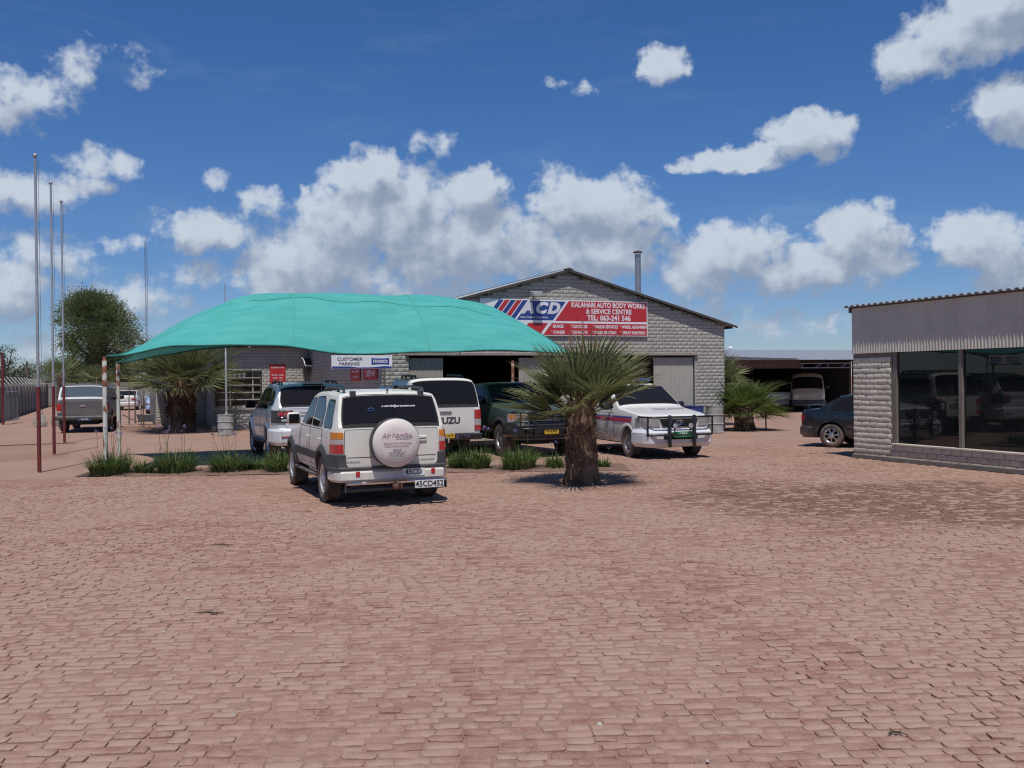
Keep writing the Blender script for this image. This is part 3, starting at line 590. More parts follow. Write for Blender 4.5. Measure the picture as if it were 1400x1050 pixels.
# ---- carport behind
cp = empty('carport', S(28, 38), PHI, 'long open carport with low pale metal roof behind the palms', 'building')
rust = mat('rusty_steel', (.12, .055, .04), .7, c2=(.07, .035, .028), ns=4)
w = MB(); ribs(w, 13, 24, .17, .03, lambda al, w_, h: (-6.2+w_, -.3+al, 2.60+al*.07+h)); w.build('roof', roof_m, cp)
for i in range(7):
    k = MB(); k.box(-6+i*3.6-.05, -6+i*3.6+.05, 6, 6.1, 0, 2.9) if i else k.box(-6.05, -5.95, 0, .1, 0, 2.5); k.build('post', rust, cp); k = MB(); k.box(-6+i*3.6-.04, -6+i*3.6+.04, .1, 12.4, 2.42, 2.52, xf=lambda x, y, z: (x, y, z+y*.07)); k.build('rafter', rust, cp)
k = MB(); k.box(-6, 3.2, -.02, -.002, 2.2, 2.58); k.build('fascia_board', rust, cp)
tr = MB()
for z in (2.22, 2.44): tr.box(3.2, 17.5, -.03, .02, z-.025, z+.025)
for i in range(18): tr.tube([(3.3+i*.8, 0, 2.24), (3.7+i*.8, 0, 2.43), (4.1+i*.8, 0, 2.24)][:2] if i % 2 else [(3.3+i*.8, 0, 2.24), (3.3+i*.8, 0, 2.43)], .025, 5)
tr.build('truss', mat('truss_grey', (.22, .22, .24), .6), cp)
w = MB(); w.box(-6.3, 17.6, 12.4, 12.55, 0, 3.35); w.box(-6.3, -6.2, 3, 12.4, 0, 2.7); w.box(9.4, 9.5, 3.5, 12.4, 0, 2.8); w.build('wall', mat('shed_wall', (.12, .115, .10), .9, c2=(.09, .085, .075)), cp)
vb = MB(); vb.lathe([(.12, 0), (.12, .14), (.22, .2), (.26, .32), (.2, .44), (0, .5)], 14); vb.build('roof_vent', sign_white, cp, smooth=40, loc=(6.4, 10.3, 3.38)).scale = (.6, .6, .6)
w = MB(); w.add([(-6.1, -.25, 2.72), (3.0, -.25, 2.66), (3.0, .05, 2.7), (-6.1, .05, 2.86)], [(0, 1, 2, 3)]); w.prism([(-6.1, 2.70), (3.0, 2.66), (-6.1, 2.95)], lambda x, z: (x, .0, z), lambda x, z: (x, .15, z)); w.build('lower_roof', trim_m, cp)

# ---- boundary walls, fence posts, gate
pre = wall_mat('precast_concrete', (.30, .29, .275), (.26, .25, .24), (.21, .2, .19))
bw = empty('boundary_wall', S(2, 90.5), PHI, 'pale far boundary wall of stacked concrete panels behind the white sedan', 'wall'); pm = MB(); pm.box(0, 1.84, 0, .06, 0, .38, b=.02); pm_ = pm.mesh('panel', pre); pp = MB(); pp.box(-.07, .07, -.04, .1, 0, 2.02, b=.01); pp_ = pp.mesh('post', pre)
for i in range(14):
    link('post', pp_, bw, (-9+i*1.98, 0, 0))
    for j in range(5): link('panel', pm_, bw, (-9+i*1.98+.07, 0, j*.39))
fe = empty('slab_fence', S(-5.5, 50), PHI, 'grey concrete slab fence topped with slanting barbed wire arms', 'fence')
pre2 = wall_mat('slab_concrete', (.24, .225, .205), (.2, .19, .175), (.15, .14, .13))
sl = MB(); sl.box(-.03, .03, 0, 2.0, 0, 1.75, b=.01); sl_ = sl.mesh('panel', pre2); ps = MB(); ps.box(-.1, .12, -.09, .09, 0, 1.88, b=.015); ps_ = ps.mesh('post', pre2)
ar = MB(); ar.tube([(0, 0, 1.82), (-.38, 0, 2.3)], .035, 6); ar_ = ar.mesh('arm', mat('arm_paint', (.5, .49, .46), .6)); N = 18
for i in range(N):
    link('post', ps_, fe, (0, i*2.2, 0)); link('panel', sl_, fe, (0, i*2.2+.1, 0)); link('arm', ar_, fe, (0, i*2.2, 0))
for k in (.3, .6, .95): wr = MB(); wr.tube([(-.38*k, -1, 1.82+.48*k), (-.38*k, N*2.2, 1.82+.48*k)], .008, 4); wr.build('wire', galv, fe)
gt = empty('mesh_gate', S(-4.9, 49.3), PHI+R(80), 'wire mesh gate leaf on red posts at the end of the slab fence', 'gate')
red_post = mat('red_oxide', (.16, .022, .022), .6, c2=(.11, .018, .018), ns=5)
k = MB(); k.tube([(0, 0, 0), (0, 0, 3.3)], .06, 8); k.build('post', red_post, gt)
k = MB(); k.tube([(.12, 0, .15), (.12, 0, 1.5), (2.4, 0, 1.5), (2.4, 0, .15)], .025, 6, closed=True); k.build('frame', galv, gt)
k = MB()
for i in range(26): k.tube([(.14+i*.09, 0, .15), (.14+i*.09, 0, 1.5)], .005, 3)
for i in range(14): k.tube([(.12, 0, .2+i*.095), (2.4, 0, .2+i*.095)], .005, 3)
k.build('mesh_panel', galv, gt)
for i, (px_, py_, r) in enumerate(((-20.6, 41.5, .26), (-20.1, 41.9, .2))):
    k = MB(); k.lathe([(0, 0), (r, .02), (r*1.1, .15), (r*.8, .4), (r*.3, .5), (0, .5)], 9, jit=.14); tag(k.build('rock', mat('rock_grey', (.36, .33, .28), .9, c2=(.2, .18, .15), bump=.5), smooth=50, loc=(px_, py_, 0)), ('larger pale rock beside the mesh gate', 'smaller pale rock to the right of the larger one')[i], 'rock', 'rocks by the gate')

# ---- shade net
net = empty('shade_net_carport', S(0, 21), PHI, 'turquoise shade net stretched like a tent over the customer parking', 'shade net')
FRT = [(-.08, 2.37), (.3, 2.46), (.76, 2.58), (2, 2.63), (3, 2.59), (4.3, 2.44), (5.8, 2.41), (6.9, 2.48), (7.6, 2.52), (9.4, 2.45), (10.6, 2.40)]
RDG = [(-.08, 2.5), (.3, 2.66), (.62, 2.90), (1.43, 3.39), (2.2, 3.74), (2.57, 3.85), (3.1, 3.91), (4, 3.95), (5.8, 3.985), (7, 3.97), (7.8, 3.92), (8.8, 3.72), (9.5, 3.35), (10.1, 2.9), (10.6, 2.5)]
def smt(T, x, h=.25): return (tab(T, x-h)+2*tab(T, x)+tab(T, x+h))/4
def net_p(a, b):
    u0, u1 = -.2, 10.25; bow = .55*(1-(2*b-1)**2); ul, ur = u0+bow, u1-bow*.6
    ul += .16*b; u = ul+(ur-ul)*a; v = b*4.6+.12*math.sin(math.pi*a)*(1-2*b)
    uq = u0+(u1-u0)*(a*.0)+(u-0)
    e = smt(FRT, uq); r = smt(RDG, uq); s = math.sin(math.pi*b)**(.85+.35*max(0, 1-u/3))
    z = e+(r-e)*s-(.0 if b < .5 else .05*(1-s)) + (.30*min(1, max(0, (u-1.2)/2.5))*(1-s) if b > .5 else 0)
    f = math.exp(-((b-.30)/.2)**2)*.03*math.sin(9*(b*2.4-a*3.3))+.014*math.sin(14*a+6*b)*s+.018*math.sin(23*a-3*b)*(1-s)*(1-b)+.02*mn.noise(Vector((a*9, b*4, 1)))
    return (u, v, z+f*min(1, 6*a, 6*(1-a)))
teal = mat('shade_cloth', (.07, .39, .355), .75, c2=(.10, .44, .405), ns=1.2, bump=.25, bs=220, trans=.10, spec=.2, stretch=(1, 4, 4))
k = MB(); k.grid(net_p, 90, 44); k.build('net', teal, net, smooth=70)
k = MB(); k.tube([net_p(i/60, 0) for i in range(61)], .022, 6); k.tube([net_p(i/60, 1) for i in range(61)], .022, 6); k.tube([net_p(0, i/24) for i in range(25)], .022, 6); k.tube([net_p(1, i/24) for i in range(25)], .022, 6)
k.build('hem', mat('hem_green', (.012, .12, .095), .8), net, smooth=60)
seam_m = mat('seam_green', (.05, .33, .27), .8)
for a in (.36, .66):
    k = MB(); k.grid(lambda t, w_: (lambda q: (q[0], q[1], q[2]+.007))(net_p(a+(w_-.5)*.005, t)), 44, 1); k.build('seam', seam_m, net, smooth=60)
k = MB(); k.grid(lambda t, w_: (lambda q: (q[0], q[1], q[2]+.009))(net_p(.26+.6*t, .34-.10*t+(w_-.5)*.012)), 90, 1); k.build('seam', seam_m, net, smooth=60)
hoop_m = mat('hoop_steel', (.3, .3, .3), .6)
for a in (.27, .5, .73): k = MB(); k.tube([Vector(net_p(a, i/20))-Vector((0, 0, .05)) for i in range(21)], .03, 6); k.build('hoop', hoop_m, net, smooth=60)
flak = mat('flaking_white_paint', (.55, .56, .50), .7, c2=(.24, .085, .035), ns=5, lo=.55, hi=.62, stretch=(3, 3, .8)); flak2 = mat('rusting_pole_top', (.22, .075, .04), .8, c2=(.5, .5, .45), ns=6, lo=.5, hi=.6)
for (u, v) in ((-.25, -.12), (.0, 4.72), (10.68, -.1), (10.68, 4.72)):
    k = MB(); k.lathe([(.045, 0), (.045, 1.75)], 12, (u, v, 0)); po = k.build('pole', flak, net, smooth=40); k = MB(); k.lathe([(.046, 1.75), (.046, 2.28), (.034, 2.3), (.034, 2.36)], 12, (u, v, 0)); k.build('pole_top', flak2, po, smooth=40)
cs = empty('parking_sign', S(4.36, 20.93, 2.08), PHI, 'white customer parking sign hanging from the front of the shade net', 'sign')
k = MB(); k.box(0, 1.38, 0, .012, 0, .30, b=.003); k.build('board', sign_white, cs)
k = MB(); k.prism([(.01, .008), (1.37, .008), (1.37, .05), (1.2, .06), (.9, .035), (.6, .03), (.4, .055), (.01, .058)], lambda x, z: (x, -.002, z), lambda x, z: (x, -.0005, z)); k.build('blue_band', sign_blue, cs)
dk = mat('sign_grey_print', (.05, .05, .07), .6)
text('CUSTOMER', .098, dk, cs, (.41, -.002, .215), fw, bold=.0012, sx=1.12); text('PARKING', .098, dk, cs, (.40, -.002, .11), fw, bold=.0012, sx=1.12)
k = MB(); k.prism([(.90, .245), (1.0, .232), (1.2, .232), (1.31, .245), (1.31, .085), (1.2, .098), (1.0, .098), (.90, .085)], lambda x, z: (x, -.002, z), lambda x, z: (x, -.0005, z)); k.build('logo_field', sign_blue, cs)
text('STANDOX', .09, sign_white, cs, (1.105, -.003, .163), fw, bold=.003, sx=.78)
k = MB()
for x in (.1, .5, .9, 1.3): k.tube([(x, .006, .295), (x, .05, .40)], .005, 4)
k.build('tie', trim_m, cs)

# ---- flag poles
fp_low = red_post; fp_up = mat('pole_grey', (.42, .43, .44), .45, .5, c2=(.34, .35, .36), ns=3)
for i, (x, y_, h, lab) in enumerate(((-9.82, 19.71, 6.60, 'nearest and tallest looking of three bare flag poles with red bases'), (-11.89, 24.65, 7.08, 'middle one of three bare flag poles with red bases'), (-13.95, 29.59, 7.55, 'farthest of three bare flag poles with red bases'))):
    o = empty('flag_pole', (x, y_, 0), 0, lab, 'flag pole', 'flag poles in a row beside the drive'); k = MB(); k.lathe([(.040, 0), (.040, 1.76)], 12); k.build('base_tube', fp_low, o, smooth=40)
    k = MB(); k.lathe([(.030, 1.76), (.030, 4), (.026, 4.02), (.025, h-.1), (.015, h-.09)], 12); k.build('upper_tube', fp_up, o, smooth=40)
    k = MB(); k.lathe([(0, h-.1), (.035, h-.085), (.05, h-.05), (.035, h-.012), (0, h)], 12); k.build('finial', fp_up, o, smooth=60)
    k = MB(); k.tube([(.075, 0, 1.2), (.06, 0, h-.15)], .004, 4); k.tube([(.04, 0, 1.2), (.085, 0, 1.2)], .008, 4); k.build('halyard', trim_m, o)
# ---- drums
drum_white = mat('drum_pale', (.46, .47, .46), .55, c2=(.33, .31, .28), ns=4, coat=.1); drum_blue = mat('drum_blue', (.025, .045, .20), .45, c2=(.03, .05, .16), ns=4); drum_grey = mat('drum_grey', (.36, .36, .35), .5, c2=(.24, .22, .19), ns=3)
def drum(loc, m, label, h=.88, r=.29, name='oil_drum'):
    o = empty(name, loc, rnd.uniform(0, 6), label, 'drum', None); k = MB(); k.lathe([(0, .02), (r-.01, .02), (r, 0), (r, .03), (r-.012, .04), (r-.012, h*.32), (r+.008, h*.335), (r-.012, h*.35), (r-.012, h*.65), (r+.008, h*.665), (r-.012, h*.68), (r-.012, h-.03), (r, h-.02), (r, h), (r-.02, h), (r-.025, h-.015), (0, h-.015)], 28); k.build('shell', m, o, smooth=35)
    k = MB(); k.lathe([(0, h-.014), (.03, h-.014), (.03, h+.006), (0, h+.006)], 10, (r*.6, 0, 0)); k.build('bung', galv, o); return o
d1 = drum(S(3.43, 34.3), drum_white, 'pale grey drum anchoring a thin tall pole by the barred window', .7, .28)
o = empty('mast_pole', S(3.47, 34.35, .68), 0, 'thin tall grey pole standing in the pale drum', 'pole'); k = MB(); k.lathe([(.035, 0), (.035, 2.2), (.02, 2.22), (.018, 4.55), (0, 4.56)], 8); k.build('tube', fp_up, o, smooth=40); k = MB(); k.lathe([(.06, 0), (.045, .08), (.036, .09)], 8); k.build('collar', conc, o, smooth=40)
d2 = drum(S(17.35, 26.35), drum_blue, 'blue steel drum with a white sticker beside the hall corner'); k = MB(); k.box(-.07, .07, -.004, .004, -.08, .08); st = k.build('sticker', sign_white, d2, loc=(0, 0, .52)); d2.rotation_euler.z = 0; st.location = (.11, -.285, .5); st.rotation_euler.z = R(20)
drum(S(17.95, 26.1), drum_grey, 'weathered grey drum at the hall corner next to the blue drum')
drum(S(17.2, 27-.3), drum_blue, 'second blue drum half hidden against the hall wall')

# ------------------------------------------------------------------ vehicles
class Car:
    """body lofted from cross-sections; x forward from the rear axle, y left, z up"""
    kr, lr, kf, lf, tum, er, sill, tw = .10, .40, .20, .75, .26, .07, .36, .23
    bulge = .06
    def __init__(s, name, label, loc, rz, paint, cat='car', **p):
        s.__dict__.update(p); s.paint = paint; s.root = empty(name, loc, rz, label, cat)
    def P(s, x):
        f = 1.0
        if x < s.x0+s.lr: f -= s.kr*((s.x0+s.lr-x)/s.lr)**2.6
        if x > s.x1-s.lf: f -= s.kf*((x-(s.x1-s.lf))/s.lf)**2.3
        return f
    def zt(s, x): return tab(s.T, x)
    def zb(s, x): return min(tab(s.B, x), s.zt(x)-.02)
    def ylow(s, x, z):
        zb = s.zb(x); t = (z-s.sill)/max(zb-s.sill, .1)
        g = 1-s.bulge*max(0, (.5-t)/.5)**2-.028*max(0, (t-.6)/.4)**2
        return s.W*s.P(x)*g
    def yup(s, x, z): zb = s.zb(x); return s.ylow(x, zb)-s.tum*max(0, z-zb)-.05*max(0, z-zb)**2
    def y(s, x, z): return s.ylow(x, z) if z <= s.zb(x) else s.yup(x, z)
    def edge(s, x):
        zt, zb = s.zt(x), s.zb(x); ze = zt-min(s.er, .5*(zt-zb)); return ze, s.yup(x, ze)
    def top(s, x, y):
        ze, we = s.edge(x); c = min(1, abs(y)/we); a = math.acos(min(1, c**(1/.62))); return ze+(s.zt(x)-ze)*math.sin(a)**.85
    def zl(s, x):
        z = s.sill
        for xa in s.axles:
            d = abs(x-xa)
            if d < s.ra: z = max(z, s.r+math.sqrt(s.ra**2-d*d))
        return z
    @property
    def axles(s): return (0, s.wb)
    def section(s, x):
        zl, zb = s.zl(x), s.zb(x); zl = min(zl, zb-.03); pts = [(s.ylow(x, zl+(zb-zl)*i/7), zl+(zb-zl)*i/7) for i in range(8)]
        ze, we = s.edge(x); pts += [(s.yup(x, zb+(ze-zb)*i/4), zb+(ze-zb)*i/4) for i in range(1, 5)]
        for k in range(1, 7): a = k/6*math.pi/2; pts.append((we*math.cos(a)**.62, ze+(s.zt(x)-ze)*math.sin(a)**.85) if k < 6 else (0, s.zt(x)))
        return pts
    def body(s, lower=None):
        xs = {round(s.x0+(s.x1-s.x0)*i/48, 4) for i in range(49)} | {round(x, 4) for x, _ in s.T if s.x0 <= x <= s.x1}
        for xa in s.axles:
            for k in range(17): xs.add(round(xa-s.ra*math.cos(math.pi*k/16), 4))
        xs |= {s.x0, s.x0+.04, s.x0+.1, s.x1-.04, s.x1-.1, s.x1}
        xs = sorted(x for x in xs if s.x0 <= x <= s.x1); xs = [x for i, x in enumerate(xs) if i == 0 or x-xs[i-1] > .004]
        mb = MB(); n = None; vs = []
        for x in xs:
            h = s.section(x); ring = [(x, y, z) for y, z in h]+[(x, -y, z) for y, z in h[-2::-1]]; n = len(ring); vs += ring
        fs = [(i*n+k, i*n+k+1, (i+1)*n+k+1, (i+1)*n+k) for i in range(len(xs)-1) for k in range(n-1)]
        fs += [tuple(range(n))[::-1], tuple((len(xs)-1)*n+k for k in range(n))]
        mb.add(vs, fs); s.bodyo = mb.build('body', s.paint, s.root, smooth=32)
        k = MB(); k.box(s.x0+.12, s.x1-.14, -s.W*.55, s.W*.55, s.r*.75, .62); k.box(s.x0+.08, s.x1-.1, -s.W*.8, s.W*.8, s.sill+.1, .64)
        k.build('chassis_light_block', seal, s.root)  # plain black boxes instead of a floor, added to block light under the body
        for xa in s.axles:
            for sg in (-1, 1): k = MB(); k.grid(lambda a, b: (xa-(s.ra+.012)*math.cos(math.pi*a), sg*(s.W*.5+(s.W*.46)*b), s.r+(s.ra+.012)*math.sin(math.pi*a)), 14, 1); k.build('wheel_arch', seal, s.root)
            k = MB(); k.tube([(xa, -s.W*.8, s.r), (xa, s.W*.8, s.r)], .05, 8); k.build('axle', seal, s.root)
        return s
    def sp(s, poly, off, sg): return [(x, sg*(s.y(x, z)+off), z) for x, z in poly]
    def ngon(s, pts, name, m, parent=None, flip=False):
        k = MB(); k.add(pts, [tuple(range(len(pts)))[::-1 if flip else 1]]); return k.build(name, m, parent or s.root)
    def thick(s, inner, outer, name, m, parent=None, smooth=None):
        n = len(inner); k = MB(); k.add(inner+outer, [tuple(range(n, 2*n))]+[(i, (i+1) % n, n+(i+1) % n, n+i) for i in range(n)]); return k.build(name, m, parent or s.root, smooth)
    def side_window(s, pts, r=.05, sides=(1, -1), m=None):
        for sg in sides:
            P_ = round_poly(pts, r); c = Vector((sum(p[0] for p in P_)/len(P_), sum(p[1] for p in P_)/len(P_)))
            big = [tuple(c+(Vector(p)-c)*1.045) for p in P_]
            w = s.thick(s.sp(big, -.01, sg), s.sp(big, .003, sg), 'window', seal); s.thick(s.sp(P_, 0, sg), s.sp(P_, .007, sg), 'pane', m or glass, w)
    def screen(s, xa, xb, inset, name, m=None, wipe=False, grow=.025):
        """glass lying on the sloped top between xa and xb"""
        def pts(g, off):
            A, B_ = xa-g*(1 if xb > xa else -1), xb+g*(1 if xb > xa else -1)
            out = []
            for (x, ss) in ((A, [i/10 for i in range(-10, 11)]), (B_, [i/10 for i in range(10, -11, -1)])):
                we = s.edge(x)[1]-inset+g
                for t in ss: out.append((x, we*t*(1-.0*abs(t))))
            return out
        def lift(off):
            d = (s.zt(xb)-s.zt(xa))/(xb-xa); nx, nz = -d/math.hypot(1, d), 1/math.hypot(1, d)
            return lambda x, y: (x+nx*off, y, s.top(x, y)+nz*off)
        def strip(g, off, nm, mt, par):
            A, B_ = xa-g*(1 if xb > xa else -1), xb+g*(1 if xb > xa else -1); f = lift(off); k = MB()
            k.grid(lambda a, b: f(A+(B_-A)*a, (2*b-1)*(s.edge(A+(B_-A)*a)[1]-inset+g)), 8, 16); return k.build(nm, mt, par, smooth=60)
        o = strip(grow, .006, name, seal, s.root); strip(0, .012, 'pane', m or glass, o); return o
    def rear_panel(s, poly, name, m, off=.012, parent=None, seam=.008, r=.04):
        P_ = round_poly(poly, r)
        def at_(pts, d): return [(s.x0-d, y, z) for y, z in pts]
        if seam: s_ = [(y+(seam if y > 0 else -seam), z+(seam if z > .8 else -seam)) for y, z in P_]; s.thick(at_(s_, -.02), at_(s_, .003), 'panel_gap', seal)
        return s.thick(at_(P_, 0), at_(P_, off), name, m, parent)
    def front_panel(s, poly, name, m, off=.012, parent=None, r=.03, x=None):
        P_ = round_poly(poly, r); b = s.x1 if x is None else x
        return s.thick([(b-.05, y, z) for y, z in P_], [(b+off, y, z) for y, z in P_], name, m, parent)
    def path(s, z, ya, xb, sg, front=False, off=0.0):
        xe = s.x1 if front else s.x0; yc = s.ylow(xe, z); pts = [(xe, ya+(yc-ya)*i/4) for i in range(5)]
        n = max(3, int(abs(xb-xe)/.06)); pts += [(xe+(xb-xe)*i/n, s.ylow(xe+(xb-xe)*i/n, z)) for i in range(1, n+1)]
        return [(x, sg*y) for x, y in pts]
    def sweep(s, path, sect, mb, mi=0):
        """sect: closed list of (outward, z)"""
        n = len(path); vs = []; cx = s.wb/2
        for i, (x, y) in enumerate(path):
            a = Vector(path[max(i-1, 0)]); b = Vector(path[min(i+1, n-1)]); t = (b-a).normalized(); nv = Vector((t.y, -t.x))
            if nv.dot(Vector((x-cx, y))) < 0: nv = -nv
            vs += [(x+nv.x*o, y+nv.y*o, z) for o, z in sect]
        m = len(sect); fs = [(i*m+k, i*m+(k+1) % m, (i+1)*m+(k+1) % m, (i+1)*m+k) for i in range(n-1) for k in range(m)]+[tuple(range(m)), tuple((n-1)*m+k for k in range(m))]
        mb.add(vs, fs, mi)
    def bumper(s, z0, z1, off, xb, m, front=False, name='bumper', rr=.03):
        zc = (z0+z1)/2; k = MB(); p = s.path(zc, 0, xb, 1, front); full = p[::-1]+[(x, -y) for x, y in p[1:]]
        s.sweep(full, [(-.06, z0), (off-rr, z0), (off, z0+rr), (off, z1-rr), (off-rr, z1), (-.06, z1)], k); return k.build(name, m, s.root, smooth=40)
    def lamp(s, name, ya, xb, bands, front=False, off=.014, sides=(1, -1), holder=None):
        for sg in sides:
            k = MB(); ms = []
            for (z0, z1, m) in bands:
                if m not in ms: ms.append(m)
                s.sweep(s.path((z0+z1)/2, ya, xb, sg, front), [(-.03, z0), (off, z0), (off, z1), (-.03, z1)], k, ms.index(m))
            k.build(name, ms, s.root, smooth=40)
    def door(s, xa, xb, z0, z1, hx=None, handle=None, sides=(1, -1), name='door'):
        for sg in sides:
            k = MB()
            for (g, o, mi) in ((.009, .0015, 1), (0, .006, 0)):
                f = lambda a, b: (lambda x: (lambda zl: (x, sg*(s.y(x, zl+(z1+g-zl)*b)+o), zl+(z1+g-zl)*b))(max(z0-g, s.zl(x)+.035-g if s.zl(x) > s.sill+.001 else z0-g)))(xa-g+(xb-xa+2*g)*a)
                k.grid(f, 10, 7, mi)
            d = k.build(name, [s.paint, seal], s.root, smooth=50)
            if hx is not None:
                h = MB(); zz = z1-.14; y0 = s.y(hx, zz); h.tube([(hx-.085, sg*(y0+.002), zz), (hx-.07, sg*(y0+.035), zz), (hx+.07, sg*(y0+.035), zz), (hx+.085, sg*(y0+.002), zz)], .013, 6); h.build('handle', handle or s.paint, d, smooth=60)
    def wheels(s, style='spoke', rim=None, spokes=5, rr=.6, hub=None):
        r, w = s.r, s.tw; R0 = r*rr; k = MB()
        k.lathe([(R0, -.42*w), (R0+.02, -.5*w), (r-.07, -.52*w), (r-.02, -.48*w), (r, -.38*w), (r-.006, -.13*w), (r, -.12*w), (r, .12*w), (r-.006, .13*w), (r, .38*w), (r-.02, .48*w), (r-.07, .52*w), (R0+.02, .5*w), (R0, .42*w)], 36, axis='y', closed=True)
        tyre = k.mesh('wheel', rubber, smooth=40); k = MB(); m = [rim or alloy, seal]
        k.lathe([(R0+.003, .44*w), (R0-.012, .45*w), (R0-.03, .34*w), (R0-.035, -.3*w)], 32, axis='y', caps=False); k.lathe([(R0-.03, .02*w), (0, .02*w)], 32, axis='y', mi=1)
        if style == 'spoke':
            for i in range(spokes):
                a = 2*math.pi*i/spokes; c, s_ = math.cos(a), math.sin(a); hw = .62*R0/spokes*1.25
                k.add([(rad*c-t*s_, yy, rad*s_+t*c) for (rad, tt, yy) in ((.05, hw*.9, .36*w), (R0*.6, hw*.75, .40*w), (R0-.02, hw*1.25, .37*w)) for t in (-tt, tt)], [(0, 1, 3, 2), (2, 3, 5, 4)])
                k.add([(rad*c-t*s_, yy, rad*s_+t*c) for (rad, t, yy) in ((.05, hw*.9, .36*w), (R0*.6, hw*.75, .40*w), (R0-.02, hw*1.25, .37*w), (R0-.02, hw*1.25, .12*w), (R0*.6, hw*.75, .12*w), (.05, hw*.9, .12*w))], [(0, 1, 4, 5), (1, 2, 3, 4)])
                k.add([(rad*c+t*s_, yy, rad*s_-t*c) for (rad, t, yy) in ((.05, hw*.9, .36*w), (R0*.6, hw*.75, .40*w), (R0-.02, hw*1.25, .37*w), (R0-.02, hw*1.25, .12*w), (R0*.6, hw*.75, .12*w), (.05, hw*.9, .12*w))], [(0, 1, 4, 5), (1, 2, 3, 4)])
        else:
            k.lathe([(R0-.032, .3*w), (R0*.72, .22*w), (R0*.62, .36*w), (R0*.3, .34*w)], 32, axis='y', caps=False)
            for i in range(10): a = 2*math.pi*i/10; k.lathe([(.022, 0), (0, .003)], 8, (R0*.83*math.cos(a), .283*w, R0*.83*math.sin(a)), axis='y', mi=1)
        k.lathe([(.075, .3*w), (.07, .40*w), (.045, .46*w), (0, .47*w)], 16, axis='y')
        rm = k.mesh('rim', m, smooth=35)
        for xa in s.axles:
            for sg in (1, -1):
                o = link('wheel', tyre, s.root, (xa, sg*s.track, r), (0, rnd.uniform(0, 6), 0 if sg > 0 else math.pi)); link('rim', rm, o)
    def flares(s, m, wd=.07, proud=.035, a0=0, a1=180):
        for xa in s.axles:
            for sg in (1, -1):
                k = MB(); A0 = math.asin(max(-1, min(1, (s.sill-.04-s.r)/s.ra)))
                def f(a, b):
                    t = A0+(math.pi-2*A0)*a; rad = s.ra-.012+(wd+.012)*(0, 0, .55, 1)[b]; x, z = xa-rad*math.cos(t), s.r+rad*math.sin(t)
                    return (x, sg*(s.ylow(x, min(z, s.zb(x)))+(-.05, proud, proud, .004)[b]), z)
                vs = [f(i/20, b) for i in range(21) for b in range(4)]; k.add(vs, [(i*4+b, (i+1)*4+b, (i+1)*4+b+1, i*4+b+1) for i in range(20) for b in range(3)]); k.build('wheel_arch_flare', m, s.root, smooth=40)
    def moulding(s, xa, xb, z0, z1, m, off=.018, name='side_moulding', sides=(1, -1)):
        for sg in sides:
            k = MB(); n = 12; vs = []
            for i in range(n+1):
                x = xa+(xb-xa)*i/n; vs += [(x, sg*(s.ylow(x, z0)+.0), z0), (x, sg*(s.ylow(x, z0)+off), z0+.012), (x, sg*(s.ylow(x, z1)+off), z1-.012), (x, sg*s.ylow(x, z1), z1)]
            k.add(vs, [(i*4+b, (i+1)*4+b, (i+1)*4+b+1, i*4+b+1) for i in range(n) for b in range(3)]+[(0, 1, 2, 3), (n*4, n*4+1, n*4+2, n*4+3)]); k.build(name, m, s.root, smooth=40)
    def mirrors(s, x, z, housing, sz=(.1, .2, .17), face=None):
        for sg in (1, -1):
            y0 = s.y(x, z); k = MB(); a, b, c = sz; k.box(x-a/2, x+a/2, y0+.05, y0+.05+b, z-.02, z-.02+c, b=.03, xf=lambda X, Y, Z: (X+(Y-y0)*-.12, sg*Y, Z)); k.tube([(x+.02, sg*(y0-.03), z-.02), (x, sg*(y0+.09), z+.02)], .022, 6)
            m = k.build('mirror', housing, s.root, smooth=50); g_ = MB(); g_.box(x-a/2-.006, x-a/2+.004, y0+.075, y0+.025+b, z+.003, z-.043+c, b=.002, xf=lambda X, Y, Z: (X+(Y-y0)*-.12, sg*Y, Z)); g_.build('mirror_glass', glass, m)
    def plate(s, t, y, z, x, front, m, w=.42, h=.115, tx=ink, size=.1, sx=1.0):
        d = 1 if front else -1; k = MB(); k.box(min(x, x+d*.008), max(x, x+d*.008), y-w/2, y+w/2, z-h/2, z+h/2, b=.002); o = k.build('number_plate', m, s.root)
        if t: text(t, size, tx, o, (x+d*.0095, y, z), (R(90), 0, R(90 if front else -90)), bold=.0012, sx=sx)
        return o
    def rear_text(s, t, y, z, size, m, off, parent=None, **k): return text(t, size, m, parent or s.root, (s.x0-off, y, z), (R(90), 0, R(-90)), **k)
    def wiper(s, pts, name='wiper'): k = MB(); k.tube(pts, .009, 5); k.build(name, black, s.root)
    def rails(s, xa, xb, y, lift, m, r=.018):
        for sg in (1, -1):
            k = MB(); f = lambda x: (x, sg*y, s.top(x, y)); n = 8; P_ = [Vector(f(xa))+Vector((0, 0, -.01))]+[Vector(f(xa+(xb-xa)*(.06+.88*i/n)))+Vector((0, 0, lift)) for i in range(n+1)]+[Vector(f(xb))+Vector((0, 0, -.01))]
            k.tube(P_, r, 8)
            for t in (.3, .7): p_ = Vector(f(xa+(xb-xa)*t)); k.tube([p_, p_+Vector((0, 0, lift))], r*1.1, 6)
            k.build('roof_rail', m, s.root, smooth=60)

FWD, BACK = PHI+math.pi/2, PHI-math.pi/2
